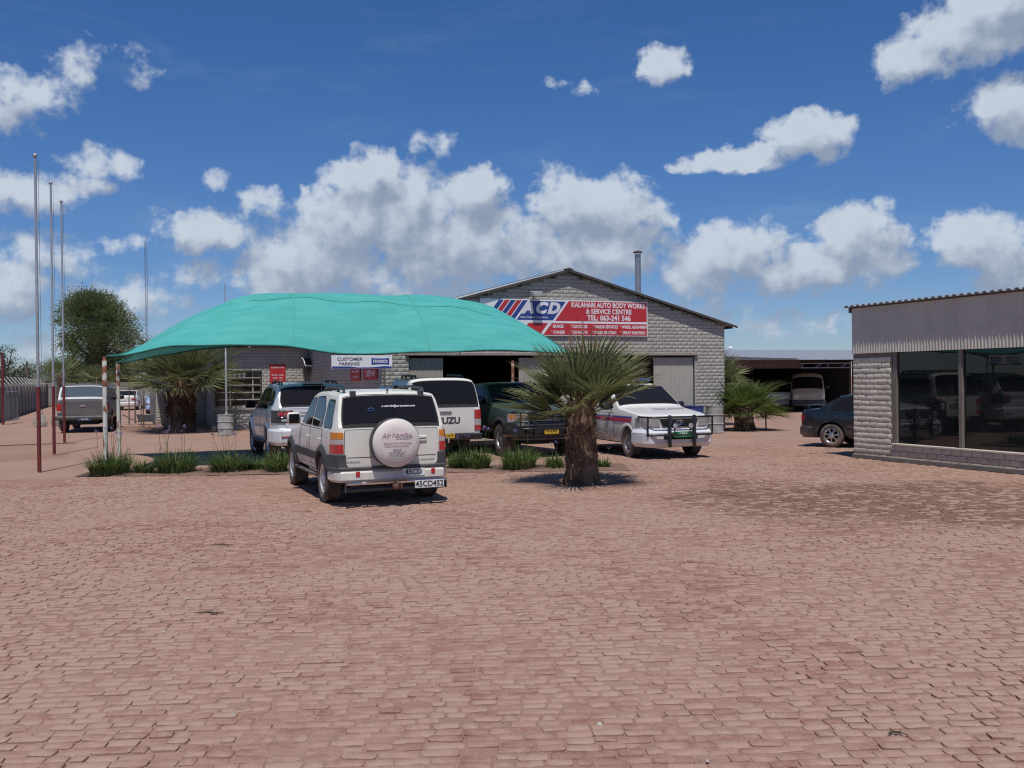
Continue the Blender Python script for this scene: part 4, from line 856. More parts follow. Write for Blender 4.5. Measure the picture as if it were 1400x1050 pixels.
# ---- 1. white wagon in the foreground
c = Car('parked_wagon', 'dusty white wagon with a covered spare wheel on its tailgate, nearest of all cars', S(3.66, 14.21), FWD, cream_paint, 'car',
        wb=2.70, x0=-.80, x1=3.46, W=.865, r=.355, ra=.43, track=.74, tw=.25, kr=.085, lr=.34, tum=.24, sill=.44,
        T=[(-.80, 1.13), (-.785, 1.17), (-.60, 1.60), (-.52, 1.645), (.3, 1.68), (1.05, 1.67), (1.28, 1.62), (1.98, 1.12), (2.08, 1.07), (3.1, .98), (3.34, .93), (3.46, .82)],
        B=[(-.80, 1.12), (1.6, 1.08), (2.0, 1.03), (3.2, .90), (3.46, .74)])
c.body(); c.wheels('spoke', mat('bright_alloy', (.62, .62, .61), .38, .55), 6, .62)
c.flares(plastic, .085, .04)
c.side_window([(1.78, 1.13), (1.31, 1.53), (.98, 1.56), (.94, 1.13)], .05); c.side_window([(.86, 1.13), (.89, 1.565), (.34, 1.575), (.12, 1.40), (.10, 1.13)], .06); c.side_window([(-.02, 1.13), (.02, 1.53), (-.44, 1.53), (-.58, 1.13)], .06)
c.screen(-.772, -.61, .075, 'rear_window'); c.screen(1.93, 1.33, .07, 'windscreen')
c.door(.94, 1.92, .52, 1.085, 1.06, cream_paint); c.door(.02, .91, .52, 1.085, .12, cream_paint)
c.moulding(.44, 2.25, .60, .74, plastic)
tg = c.rear_panel([(-.665, .575), (.665, .575), (.70, .72), (.69, 1.105), (-.69, 1.105), (-.70, .72)], 'tailgate', cream_paint, .016, r=.05)
k = MB(); k.box(c.x0-.0185, c.x0-.0165, -.66, .66, .706, .716); k.build('crease', plastic, c.root)
c.lamp('tail_light', .715, -.60, ((.775, .90, red_lens), (.905, .975, clear_lens), (.98, 1.075, amber_lens)), off=.016)
# grey band and white lower bumper wrap the tail
p_ = c.path(.62, .68, -.47, 1)
for sg in (1, -1): k = MB(); c.sweep([(x, sg*y) for x, y in p_], [(-.04, .56), (.03, .56), (.03, .745), (.012, .755), (-.04, .755)], k); k.build('corner_cladding', plastic, c.root, smooth=40)
c.bumper(.535, .578, .05, -.46, plastic, name='bumper_strip', rr=.012); c.bumper(.36, .53, .06, -.46, cream_paint, rr=.035)
for y in (.52, -.60): k = MB(); k.box(c.x0-.068, c.x0-.055, y-.03, y+.03, .435, .515, b=.008); k.build('reflector', red_lens, c.root)
k = MB(); k.box(c.x0-.19, c.x0-.11, -.77, .72, .335, .372, b=.012); k.build('step_bar', chrome, c.root)
k = MB(); k.tube([(c.x0-.13, .72, .262), (c.x0-.13, -.74, .262)], .034, 12); k.build('nudge_bar', black, c.root, smooth=50)
k = MB()
for y in (.55, -.55): k.box(c.x0-.12, c.x0+.2, y-.03, y+.03, .25, .35)
for y in (.715, -.76): k.box(c.x0-.185, c.x0-.10, y-.008, y+.008, .235, .375, b=.004)
k.build('bar_bracket', black, c.root)
k = MB(); k.box(c.x0-.24, c.x0-.12, -.09, .05, .25, .33, b=.01); k.tube([(c.x0-.22, -.02, .28), (c.x0-.3, -.02, .27), (c.x0-.32, -.02, .33)], .018, 8); k.lathe([(0, -.03), (.027, 0), (0, .03)], 10, (c.x0-.32, -.02, .35)); k.build('tow_hitch', rust, c.root, smooth=50)
c.plate('45CD', -.30, .475, c.x0-.062, False, plate_white, .34, .105, size=.105); c.plate('45CD452', -.50, .305, c.x0-.192, False, plate_white, .44, .11, size=.115, sx=.93)
# spare wheel with cover
SY, SZ = -.0, .915
k = MB(); k.lathe([(.33, .0), (.355, -.03), (.36, -.17), (.345, -.20)], 40, (c.x0-.03, SY, SZ), axis='x'); k.lathe([(.1, .03), (.12, -.02)], 16, (c.x0-.03, SY, SZ), axis='x'); sw = k.build('spare_wheel', plastic, c.root, smooth=40)
cov = mat('cover_vinyl', (.66, .62, .58), .5, c2=(.60, .53, .50), ns=3, lo=.4, hi=.75, detail=6)
k = MB(); k.lathe([(.347, -.185), (.347, -.205), (.325, -.235), (.2, -.252), (0, -.256)], 40, (c.x0-.03, SY, SZ), axis='x'); cv = k.build('spare_wheel_cover', cov, sw, smooth=50)
pk = mat('faded_print', (.52, .34, .38), .6); gp = mat('grey_print', (.22, .2, .22), .6)
def cov_text(t, z, size, m, **kw): return text(t, size, m, sw, (c.x0-.03-.2565-.0015, SY, SZ+z), (R(90), 0, R(-90)), **kw)
cov_text('Air Namibia', .115, .10, pk, shear=.3, sx=.9)
k = MB(); X0 = c.x0-.288
for (z, hw, hh, mi, o) in ((.06, .1, .006, 1, -.08), (.005, .2, .013, 0, 0), (-.035, .19, .013, 0, 0), (-.085, .07, .005, 1, 0), (-.105, .06, .006, 1, 0), (-.13, .14, .006, 1, 0), (-.152, .11, .006, 1, 0), (-.175, .16, .006, 1, 0), (-.197, .12, .006, 1, 0), (-.22, .08, .006, 1, 0)):
    y = -hw
    while y < hw-.01:
        l = rnd.uniform(.008, .028); k.box(X0-.0005, X0+.0005, SY+o-y-l, SY+o-y, SZ+z-hh, SZ+z+hh*rnd.uniform(.2, 1), mi); y += l+rnd.uniform(.004, .01)
tag(k.build('print', [pk, gp], sw), kind='stuff')
k = MB(); k.box(c.x0-.035, c.x0-.012, -.52, -.36, .915, 1.0, b=.01); hd = k.build('handle', cream_paint, c.root); k = MB(); k.box(c.x0-.037, c.x0-.0345, -.505, -.375, .95, .962); k.build('slot', seal, hd); k = MB(); k.box(c.x0-.02, c.x0-.014, -.41, -.385, .85, .89); k.build('badge', gp, c.root)
c.rear_text('WIZARD', .58, .645, .045, gp, .0165, bold=.001, sx=1.2)
k = MB(); y = -.42
while y > -.62: l = rnd.uniform(.012, .02); k.box(c.x0-.0175, c.x0-.0162, y-l, y, .632, .655); y -= l+.005
k.build('badge', gp, c.root)
def on_rear(y, z):  # point on the sloping rear glass
    x = next(x for x in [c.x0+i*.002 for i in range(200)] if c.zt(x)-.0 >= z+.0); return Vector((x-.016, y, z))
sl_ = math.atan2(.165, .42)
text('e mail info@car-junction.com', .042, sign_white, c.root, tuple(on_rear(-.13, 1.435)+Vector((-.012, 0, 0))), (R(90), -0.0, R(-90)), bold=.0008, sx=1.0).rotation_euler = Euler((R(90-21), 0, R(-90)))
k = MB(); a_ = on_rear(.285, 1.39); k.tube([a_+Vector((-.012+.022*math.sin(2*math.pi*i/16)*.38, .045*math.cos(2*math.pi*i/16), .022*math.sin(2*math.pi*i/16))) for i in range(16)], .004, 4, closed=True); k.build('sticker', mat('sticker_blue', (.06, .14, .45), .5), c.root)
for y in (.52, -.50):
    k = MB(); k.box(c.x0+.17, c.x0+.26, y-.04, y+.04, 1.56, 1.665, b=.012); k.build('hinge', plastic, c.root)
k = MB(); k.box(c.x0+.22, c.x0+.25, -.012, .012, 1.645, 1.68); k.build('washer_jet', black, c.root)
c.rails(-.42, 1.0, .60, .055, plastic, .02)
c.mirrors(1.70, 1.12, cream_paint, (.11, .22, .20))
c.moulding(.42, 2.26, .335, .40, plastic, .09, 'side_step')
k = MB(); k.tube([(1.2, .62, 1.6), (1.05, .64, 1.95)], [.006, .003], 5); k.build('aerial', black, c.root)

# ---- 2. silver wagon under the net
c = Car('parked_wagon', 'silver wagon with twin round red tail lights left of the dusty white wagon', S(4.05, 22.2), FWD, silver_paint, 'car',
        wb=2.75, x0=-.98, x1=3.65, W=.93, r=.385, ra=.45, track=.79, tw=.265, kr=.13, lr=.55, tum=.30, sill=.45, er=.09,
        T=[(-.98, 1.24), (-.96, 1.28), (-.70, 1.70), (-.58, 1.76), (.5, 1.81), (1.2, 1.79), (1.5, 1.73), (2.15, 1.27), (2.25, 1.2), (3.2, 1.08), (3.5, 1.0), (3.65, .85)],
        B=[(-.98, 1.22), (1.8, 1.14), (2.2, 1.1), (3.3, .96), (3.65, .72)])
c.body(); c.wheels('spoke', alloy, 6, .64); c.flares(silver_paint, .09, .03)
c.side_window([(1.95, 1.20), (1.50, 1.62), (1.08, 1.66), (1.02, 1.20)], .05); c.side_window([(.94, 1.20), (.98, 1.67), (.25, 1.67), (.02, 1.45), (.05, 1.20)], .07); c.side_window([(-.08, 1.26), (-.03, 1.62), (-.48, 1.58), (-.62, 1.30)], .06)
c.screen(-.95, -.71, .07, 'rear_window'); c.screen(2.1, 1.54, .08, 'windscreen')
c.door(1.02, 2.05, .52, 1.15, 1.14, chrome); c.door(.02, .98, .52, 1.15, .14, chrome)
c.rear_panel([(-.60, .72), (.60, .72), (.66, .86), (.72, 1.0), (.80, 1.21), (-.80, 1.21), (-.72, 1.0), (-.66, .86)], 'tailgate', silver_paint, .014, r=.05)
c.lamp('tail_light', .50, -.66, ((.90, 1.18, plastic),), off=.018)
for sg in (1, -1):
    for y, rr in ((.60, .078), (.755, .062)):
        k = MB(); k.lathe([(rr+.014, 0), (rr+.010, -.014), (rr, -.004)], 20, (c.x0-.02, sg*y, 1.09), axis='x', mi=0); k.lathe([(rr, -.004), (rr*.5, -.016), (0, -.018)], 20, (c.x0-.02, sg*y, 1.09), axis='x', mi=1); k.build('lamp_ring', [chrome, red_lens], c.root, smooth=50)
    k = MB(); k.box(c.x0-.026, c.x0-.016, sg*.69-.06, sg*.69+.06, .935, .985, b=.004); k.build('reversing_light', clear_lens, c.root)
    k = MB(); k.box(c.x0-.085, c.x0-.07, sg*.64-.12, sg*.64+.12, .585, .61, b=.004); k.build('reflector', red_lens, c.root)
k = MB(); k.box(c.x0-.035, c.x0-.012, -.50, .50, 1.07, 1.13, b=.012); k.build('garnish', chrome, c.root)
c.bumper(.40, .80, .07, -.44, silver_paint, rr=.08)
c.plate('', 0, .9, c.x0-.016, False, plate_white)
k = MB(); k.box(-.80, -.66, -.22, .22, 1.725, 1.76, b=.01); k.build('brake_light', seal, c.root)
c.mirrors(1.85, 1.2, black, (.12, .24, .18)); c.moulding(.45, 2.3, .38, .45, plastic, .12, 'side_step'); c.rails(-.3, 1.1, .62, .05, plastic, .02)

# ---- 3. white double cab with canopy
c = Car('parked_pickup', 'white pickup with a canopy and dark rear window parked nose in under the shade net', S(6.99, 22.05), FWD, white_paint, 'pickup',
        wb=3.05, x0=-1.12, x1=3.95, W=.915, r=.37, ra=.44, track=.76, tw=.245, kr=.05, lr=.25, tum=.17, sill=.48, er=.10,
        T=[(-1.12, 1.18), (-1.10, 1.22), (-.96, 1.78), (-.84, 1.86), (.55, 1.885), (.62, 1.87), (.70, 1.75), (.85, 1.735), (1.9, 1.72), (2.15, 1.66), (2.78, 1.18), (2.9, 1.12), (3.7, 1.02), (3.95, .85)],
        B=[(-1.12, 1.17), (2.4, 1.08), (3.6, .95), (3.95, .74)])
c.body(); c.wheels('spoke', alloy, 6, .62); c.flares(white_paint, .06, .02)
c.side_window([(.45, 1.26), (.45, 1.68), (-.78, 1.68), (-.90, 1.26)], .06); c.side_window([(1.55, 1.16), (1.5, 1.60), (.85, 1.60), (.8, 1.16)], .05); c.side_window([(2.5, 1.16), (2.1, 1.58), (1.65, 1.60), (1.65, 1.16)], .05)
c.screen(-1.09, -.955, .055, 'rear_window', grow=.03); c.screen(2.74, 2.2, .07, 'windscreen')
c.door(1.62, 2.6, .52, 1.08, 1.75); c.door(.72, 1.58, .52, 1.08, .84)
tg = c.rear_panel([(-.70, .57), (.70, .57), (.70, 1.165), (-.70, 1.165)], 'tailgate', white_paint, .016, r=.02)
c.rear_text('ISUZU', -.06, .86, .205, mat('silver_grey_print', (.11, .11, .115), .35, .6), .018, tg, bold=.009, sx=1.05)
k = MB(); k.box(c.x0-.036, c.x0-.016, -.15, .15, 1.03, 1.09, b=.008); hd = k.build('handle', chrome, c.root); k = MB(); k.box(c.x0-.038, c.x0-.0355, -.13, .13, 1.045, 1.06); k.build('slot', seal, hd)
c.lamp('tail_light', .715, -.93, ((.62, .74, red_lens), (.745, .83, clear_lens), (.835, .89, clear_lens), (.895, 1.11, red_lens)), off=.012)
c.bumper(.42, .565, .12, -.9, black, rr=.03)
c.plate('N 1114 R', .04, .52, c.x0-.124, False, plate_yellow, .44, .11, size=.10, sx=.95)
k = MB(); k.tube([(c.x0-.05, 0, .40), (c.x0-.22, 0, .38), (c.x0-.23, 0, .43)], .02, 8); k.lathe([(0, -.035), (.03, 0), (0, .035)], 10, (c.x0-.23, 0, .455)); k.build('tow_hitch', chrome, c.root, smooth=60)
k = MB(); k.box(c.x0-.0, c.x0+.1, -.25, -.2, .38, .44); k.build('hitch_bracket', black, c.root)
c.rails(-.75, .48, .58, .065, black, .024); c.mirrors(2.45, 1.18, white_paint, (.12, .2, .2))
for y0, y1 in ((-.05, -.13), (-.28, -.42)): k = MB(); k.tube([(c.x0+.135, y0, 1.70), (c.x0+.075, y1, 1.45)], .006, 4); k.build('gas_strut', chrome, c.root)

# ---- grille-fronted pickups
def bull_bar(c, z0, z1, half, posts, x, m, r=.03, wing=None):
    k = MB()
    for sg in (1, -1):
        k.box(x-.02, x+.05, sg*posts-.035, sg*posts+.035, z0, z1+.03, b=.015)
    for z in (z1-.015, z0+(z1-z0)*.40):
        xo = c.x1-.32; k.tube([(xo, -half, z), (x-.08, -half+.06, z), (x, -half+.2, z), (x+.01, -posts, z), (x+.01, posts, z), (x, half-.2, z), (x-.08, half-.06, z), (xo, half, z)], r*.75, 8)
    for sg in (1, -1): xo = c.x1-.2; k.tube([(x-.06, sg*(half-.05), z1-.015), (x-.07, sg*(half-.05), z0+(z1-z0)*.4)], r*.7, 8)
    return k.build('bull_bar', m, c.root, smooth=50)
def emblem(c, x, z, m, sc=1.0):
    k = MB()
    for (a, b, o) in ((.085, .055, 0), (.03, .052, 0), (.055, .022, .022)): k.tube([(x, a*sc*math.cos(2*math.pi*i/20), z+o*sc+b*sc*math.sin(2*math.pi*i/20)) for i in range(20)], .007*sc, 5, closed=True)
    return k.build('emblem', m, c.root, smooth=60)
# ---- 4. dark green pickup
c = Car('parked_pickup', 'dark green pickup with black bull bar facing out behind the palm trunk', S(9.24, 24.02), BACK, green_paint, 'pickup',
        wb=3.08, x0=-1.15, x1=3.90, W=.90, r=.39, ra=.47, track=.78, tw=.26, kr=.03, lr=.2, kf=.17, lf=.7, tum=.22, sill=.52, er=.08,
        T=[(-1.15, 1.14), (.60, 1.14), (.62, 1.16), (.70, 1.68), (.80, 1.73), (1.5, 1.745), (1.75, 1.71), (2.42, 1.27), (2.55, 1.21), (3.5, 1.10), (3.78, 1.03), (3.90, .93)],
        B=[(-1.15, 1.12), (2.2, 1.12), (2.6, 1.10), (3.6, .98), (3.9, .80)])
c.body(); c.wheels('steel', steel, rr=.55); c.flares(plastic, .07, .03)
c.side_window([(2.1, 1.19), (1.68, 1.61), (.86, 1.63), (.86, 1.19)], .06); c.screen(2.36, 1.8, .08, 'windscreen'); c.screen(.635, .695, .15, 'rear_window')
c.door(.95, 2.15, .56, 1.12, 1.1, black)
c.front_panel([(-.46, .82), (.46, .82), (.50, 1.0), (-.50, 1.0)], 'grille', seal, .02)
for z in (.845, .895, .945, .985): k = MB(); k.box(c.x1+.02, c.x1+.034, -.46, .46, z-.008, z+.008, b=.003); k.build('grille_bar', chrome, c.root)
emblem(c, c.x1+.045, .915, chrome, 1.1)
c.lamp('headlight', .52, 3.52, ((.82, 1.0, clear_lens),), True, .016)
for sg in (1, -1): k = MB(); c.sweep(c.path(.93, .69, 3.60, sg, True), [(.0, .88), (.024, .88), (.024, .99), (0, .99)], k); k.build('indicator', amber_lens, c.root)
c.bumper(.47, .80, .12, 3.45, black, True, rr=.06); c.bumper(.40, .465, .06, 3.5, plastic, True, 'valance', rr=.02)
for sg in (1, -1): k = MB(); k.lathe([(.07, 0), (.062, .012), (0, .014)], 16, (c.x1+.115, sg*.60, .60), axis='x'); k.build('fog_light', glass, c.root)
bull_bar(c, .40, 1.06, .80, .40, c.x1+.17, black)
c.plate('N 6345', .0, .60, c.x1+.175, True, plate_yellow, .36, .12, size=.09); c.mirrors(2.05, 1.2, black, (.12, .2, .22))

# ---- 5. white police pickup
c = Car('police_pickup', 'white police pickup with a red and blue side stripe, roof light bar and bull bar', S(11.56+.0, 18.92)+Vector((0, 0, 0)), BACK+R(-5), white_paint, 'pickup',
        wb=3.08, x0=-1.10, x1=3.92, W=.87, r=.335, ra=.40, track=.755, tw=.22, kr=.03, lr=.2, kf=.16, lf=.65, tum=.23, sill=.33, er=.08,
        T=[(-1.10, 1.03), (.50, 1.06), (.52, 1.08), (.60, 1.58), (.70, 1.66), (1.4, 1.685), (1.74, 1.64), (2.48, 1.18), (2.60, 1.13), (3.5, 1.02), (3.78, .975), (3.92, .87)],
        B=[(-1.10, 1.03), (2.2, 1.03), (2.6, 1.02), (3.6, .93), (3.92, .76)])
fv = Vector((math.cos(BACK+R(-5)), math.sin(BACK+R(-5)), 0)); c.root.location = S(11.56, 18.92)-fv*3.08
c.body(); c.wheels('steel', steel, rr=.58); c.flares(white_paint, .05, .018)
c.side_window([(2.2, 1.11), (1.74, 1.53), (1.36, 1.56), (1.3, 1.11)], .05); c.side_window([(1.2, 1.12), (1.26, 1.56), (.78, 1.55), (.72, 1.12)], .05)
c.screen(2.43, 1.78, .07, 'windscreen'); c.screen(.535, .595, .15, 'rear_window'); c.door(1.26, 2.3, .38, .99, 1.4, black); c.door(.62, 1.23, .38, .99)
for (z0, z1, m_) in ((.80, .895, stripe_red), (.897, .935, stripe_blue)): c.moulding(-1.0, 3.30, z0-.0, z1, m_, .0095, 'side_stripe')
k = MB()
for i in range(16): x = .9+i*.075; z = .50; k.box(x, x+.045, c.ylow(x, z)+.009, c.ylow(x, z)+.0115, z, z+.06); k.box(x, x+.045, -c.ylow(x, z)-.0115, -c.ylow(x, z)-.009, z, z+.06)
tag(k.build('print', mat('dull_print', (.38, .38, .42), .6), c.root), kind='stuff')
k = MB()
for sg in (1, -1): k.lathe([(0, .0), (.075, .001), (.075, .0)], 14, (1.78, sg*(c.ylow(1.78, .87)+.012), .87), axis='y')
k.build('crest', mat('crest_gold', (.42, .30, .12), .5), c.root)
c.front_panel([(-.40, .72), (.40, .72), (.47, .90), (-.47, .90)], 'grille', seal, .016); 
for z in (.76, .805, .85): k = MB(); k.box(c.x1+.016, c.x1+.024, -.42, .42, z-.005, z+.005); k.build('grille_bar', plastic, c.root)
emblem(c, c.x1+.035, .81, chrome)
c.lamp('headlight', .47, 3.50, ((.73, .91, clear_lens),), True, .014)
c.bumper(.27, .68, .09, 3.44, silver_paint, True, rr=.09)
c.front_panel([(-.42, .44), (.42, .44), (.42, .57), (-.42, .57)], 'air_intake', seal, .094)
for sg in (1, -1):
    c.front_panel([(sg*.5, .42), (sg*.72, .42), (sg*.66, .56), (sg*.52, .52)], 'fog_recess', seal, .08); k = MB(); k.lathe([(.05, 0), (.045, .012), (0, .016)], 16, (c.x1+.082, sg*.63, .49), axis='x'); k.build('fog_light', clear_lens, c.root)
bull_bar(c, .27, .95, .84, .30, c.x1+.14, black)
for sg in (1, -1):
    k = MB(); k.lathe([(0, -.06), (.06, -.04), (.075, .0), (.07, .012)], 18, (c.x1+.2, sg*.19, .745), axis='x', mi=0); k.lathe([(.07, .01), (0, .02)], 18, (c.x1+.2, sg*.19, .745), axis='x', mi=1); k.tube([(c.x1+.18, sg*.19, .68), (c.x1+.16, sg*.19, .62)], .014, 6); k.build('spotlight', [black, clear_lens], c.root, smooth=50)
c.plate('1384', .02, .555, c.x1+.155, True, plate_green, .46, .125, tx=sign_white, size=.1); c.mirrors(2.12, 1.08, black, (.12, .2, .17))
k = MB(); k.box(1.12, 1.36, -.56, .56, 1.735, 1.805, b=.02, xf=lambda x, y, z: (x, y, z)); lb = k.build('light_bar', blue_lens, c.root); k = MB(); k.box(1.15, 1.33, -.16, .16, 1.72, 1.81, b=.012); k.build('speaker_box', white_paint, lb)
k = MB()
for sg in (1, -1): k.box(1.18, 1.30, sg*.48-.04, sg*.48+.04, 1.65, 1.735)
k.build('bracket', black, lb)
pt = text('POLICE', .21, gp, c.root, (3.05, .18, c.zt(3.05)+.008), (R(8), 0, R(90)), ext=.002, sx=-1.15); pt2 = text('POLICE', .16, ink, c.root, (1.58, .05, c.zt(1.58)+.008), (R(8), 0, R(90)), ext=.002, sx=1.3)
k = MB(); k.box(1.9, 1.93, -.05, .05, 1.33, 1.45); k.build('rear_view_mirror', black, c.root)

# ---- 6. grey pickup with canopy, left
hx_ = R(90+17); fv = Vector((math.cos(hx_), math.sin(hx_), 0))
c = Car('parked_pickup', 'grey pickup with a white framed canopy window behind the red based flag poles', Vector((-16.45, 36.75, 0)), hx_, grey_paint, 'pickup',
        wb=3.08, x0=-1.15, x1=3.95, W=.91, r=.385, ra=.46, track=.78, tw=.26, kr=.04, lr=.22, tum=.18, sill=.50, er=.10,
        T=[(-1.15, 1.20), (-1.13, 1.24), (-.98, 1.74), (-.86, 1.82), (.6, 1.84), (.72, 1.80), (1.9, 1.78), (2.15, 1.7), (2.8, 1.25), (2.9, 1.2), (3.7, 1.08), (3.95, .9)],
        B=[(-1.15, 1.19), (2.4, 1.12), (3.6, .98), (3.95, .76)])
c.body(); c.wheels('spoke', alloy, 6, .6); c.flares(grey_paint, .06, .02)
c.side_window([(.5, 1.27), (.5, 1.66), (-.82, 1.66), (-.92, 1.27)], .06); c.side_window([(1.6, 1.2), (1.55, 1.64), (.85, 1.65), (.8, 1.2)], .05); c.side_window([(2.6, 1.2), (2.15, 1.6), (1.7, 1.64), (1.7, 1.2)], .05)
c.screen(-1.125, -.965, .02, 'canopy_frame', sign_white, grow=.0); 
rw = c.screen(-1.10, -.985, .10, 'rear_window', mat('sky_tinted_glass', (.10, .125, .13), .06, spec=.8, coat=.6), grow=.0); rw.location = (-.008, 0, .008)
c.rear_panel([(-.70, .64), (.70, .64), (.72, 1.14), (-.72, 1.14)], 'tailgate', grey_paint, .016, r=.02); c.rear_text('TOYOTA', 0, .80, .17, mat('embossed_grey', (.19, .185, .18), .4, .3), .018, bold=.005, sx=1.3)
k = MB(); k.box(c.x0-.04, c.x0-.016, -.1, .1, .97, 1.03, b=.01); k.build('handle', chrome, c.root)
c.lamp('tail_light', .735, -.96, ((.74, .82, clear_lens), (.825, 1.09, red_lens)), off=.014); c.bumper(.46, .63, .11, -.92, plastic, rr=.05)
c.plate('N 4127', -.08, .50, c.x0-.114, False, mat('plate_blue', (.05, .07, .13), .5), .46, .12, tx=plate_white, size=.08)
for sg in (1, -1): k = MB(); k.box(-.50, -.48, sg*.78-.14, sg*.78+.14, .14, .5, b=.006); k.build('mud_flap', rubber, c.root)
c.mirrors(2.55, 1.2, black); k = MB(); k.tube([(-.6, -.55, 1.8), (-.62, -.56, 1.98)], .005, 4); k.build('aerial', black, c.root)

# ---- 7. dark sedan beside the shop
SED_T = [(-.80, .90), (-.76, .945), (-.45, .985), (-.35, 1.0), (.15, 1.29), (.45, 1.365), (.9, 1.385), (1.3, 1.35), (1.95, .99), (2.1, .95), (2.85, .83), (3.05, .76), (3.15, .64)]
SED_B = [(-.80, .86), (.3, .90), (2.0, .88), (2.95, .74), (3.15, .58)]
def sedan(name, label, loc, rz, paint, far=False):
    c = Car(name, label, loc, rz, paint, 'car', wb=2.45, x0=-.80, x1=3.15, W=.845, r=.30, ra=.355, track=.735, tw=.20, kr=.16, lr=.5, tum=.42, sill=.24, er=.06, T=SED_T, B=SED_B)
    c.body(); c.wheels('spoke', alloy, 7, .64)
    c.screen(-.30, .22, .06, 'rear_window'); c.screen(1.9, 1.32, .06, 'windscreen')
    c.lamp('tail_light', .50, -.72, ((.66, .80, red_lens),), off=.012); c.lamp('headlight', .4, 2.85, ((.52, .66, clear_lens),), True, .012)
    c.bumper(.26, .56, .05, -.45, paint, rr=.07); c.bumper(.22, .5, .05, 2.7, paint, True, rr=.07); c.mirrors(1.6, .93, paint, (.1, .17, .12))
    c.side_window([(1.72, .93), (1.27, 1.28), (.82, 1.31), (.78, .93)], .05); c.side_window([(.70, .93), (.74, 1.31), (.42, 1.28), (.05, 1.12), (-.06, .98), (.0, .93)], .05)
    c.door(.76, 1.72, .30, .905, .88); c.door(-.0, .73, .30, .905, .1); c.moulding(.38, 2.15, .48, .53, paint)
    c.plate('', 0, .68, c.x0-.012, False, plate_white); return c
c = sedan('parked_sedan', 'dark blue green sedan with small boot spoiler half hidden by the shop corner', Vector((8.52, 24.55, 0)), R(-38), navy_paint)
k = MB(); k.box(-.82, -.63, -.60, .60, 1.03, 1.055, b=.01)
for sg in (1, -1): k.box(-.76, -.68, sg*.5-.04, sg*.5+.04, .92, 1.03)
k.build('spoiler', navy_paint, c.root)
# ---- far cars
sedan('parked_sedan', 'small white sedan seen from behind near the far boundary wall', Vector((-27.0, 66.5, 0)), R(90+12), white_paint, True)
sedan('parked_sedan', 'pale blue sedan peeping out from behind the office wing corner', Vector((-21.9, 60, 0)), R(-90+14), mat('pale_blue_paint', (.30, .42, .60), .35, coat=.5), True)
c = Car('parked_hatchback', 'small silver hatchback with a white plate in the shade of the carport', Vector((14.35, 51.2, 0)), R(74), silver_paint, 'car', wb=2.45, x0=-.65, x1=3.1, W=.82, r=.30, ra=.36, track=.71, tw=.19, tum=.30, sill=.28,
        T=[(-.65, .95), (-.63, .99), (-.30, 1.42), (-.2, 1.47), (.8, 1.52), (1.2, 1.46), (1.9, 1.0), (2.8, .88), (3.1, .68)], B=[(-.65, .93), (1.8, .90), (2.8, .75), (3.1, .6)])
c.body(); c.wheels(); c.screen(-.61, -.31, .06, 'rear_window'); c.screen(1.85, 1.25, .06, 'windscreen'); c.lamp('tail_light', .56, -.4, ((.68, .90, red_lens),)); c.bumper(.3, .58, .06, -.4, silver_paint, rr=.06); c.plate('N 2210', 0, .45, c.x0-.064, False, plate_white, size=.09)
c.side_window([(1.6, .98), (1.15, 1.38), (.7, 1.42), (.7, .98)]); c.side_window([(.6, .98), (.6, 1.42), (.05, 1.38), (-.1, 1.0)])
c = Car('parked_minibus', 'beige minibus with rounded roof standing under the carport beside the hatchback', Vector((16.2, 52.2, 0)), R(-107), beige_paint, 'minibus', wb=2.4, x0=-1.1, x1=3.25, W=.87, r=.32, ra=.38, track=.72, tw=.2, kf=.15, lf=.5, tum=.10, sill=.30, er=.22,
        T=[(-1.1, 1.3), (-1.08, 1.4), (-.95, 1.85), (-.7, 1.95), (1.8, 1.97), (2.2, 1.93), (2.45, 1.80), (3.05, 1.12), (3.2, .95), (3.25, .85)], B=[(-1.1, 1.1), (2.6, 1.08), (3.1, .90), (3.25, .75)])
c.body(); c.wheels('steel', steel); c.screen(2.98, 2.5, .08, 'windscreen'); c.screen(-1.06, -.96, .1, 'rear_window'); c.side_window([(2.5, 1.15), (2.2, 1.6), (1.5, 1.65), (1.5, 1.15)]); c.side_window([(1.35, 1.15), (1.35, 1.65), (-.8, 1.65), (-.8, 1.15)]); c.door(1.5, 2.55, .38, 1.08, 1.6)
c.lamp('headlight', .45, 3.0, ((.66, .82, clear_lens),), True); c.bumper(.34, .58, .07, 2.85, plastic, True); c.mirrors(2.5, 1.15, black)
c = Car('parked_van', 'dark red van in the carport shadow behind the low palm', S(28.3, 41.5), BACK, mat('maroon_paint', (.14, .02, .02), .4, coat=.4), 'van', wb=2.5, x0=-.9, x1=3.3, W=.85, r=.32, ra=.38, track=.72, tw=.2, tum=.14, sill=.30, er=.15,
        T=[(-.9, 1.2), (-.88, 1.3), (-.75, 1.68), (-.6, 1.75), (1.7, 1.78), (2.0, 1.72), (2.7, 1.1), (3.2, .92), (3.3, .8)], B=[(-.9, 1.05), (2.4, 1.02), (3.1, .85), (3.3, .7)])
c.body(); c.wheels('steel', steel); c.screen(2.62, 2.08, .08, 'windscreen'); c.side_window([(2.2, 1.1), (1.9, 1.52), (1.2, 1.55), (1.2, 1.1)]); c.lamp('headlight', .45, 3.0, ((.66, .80, clear_lens),), True); c.bumper(.34, .56, .07, 2.9, plastic, True)

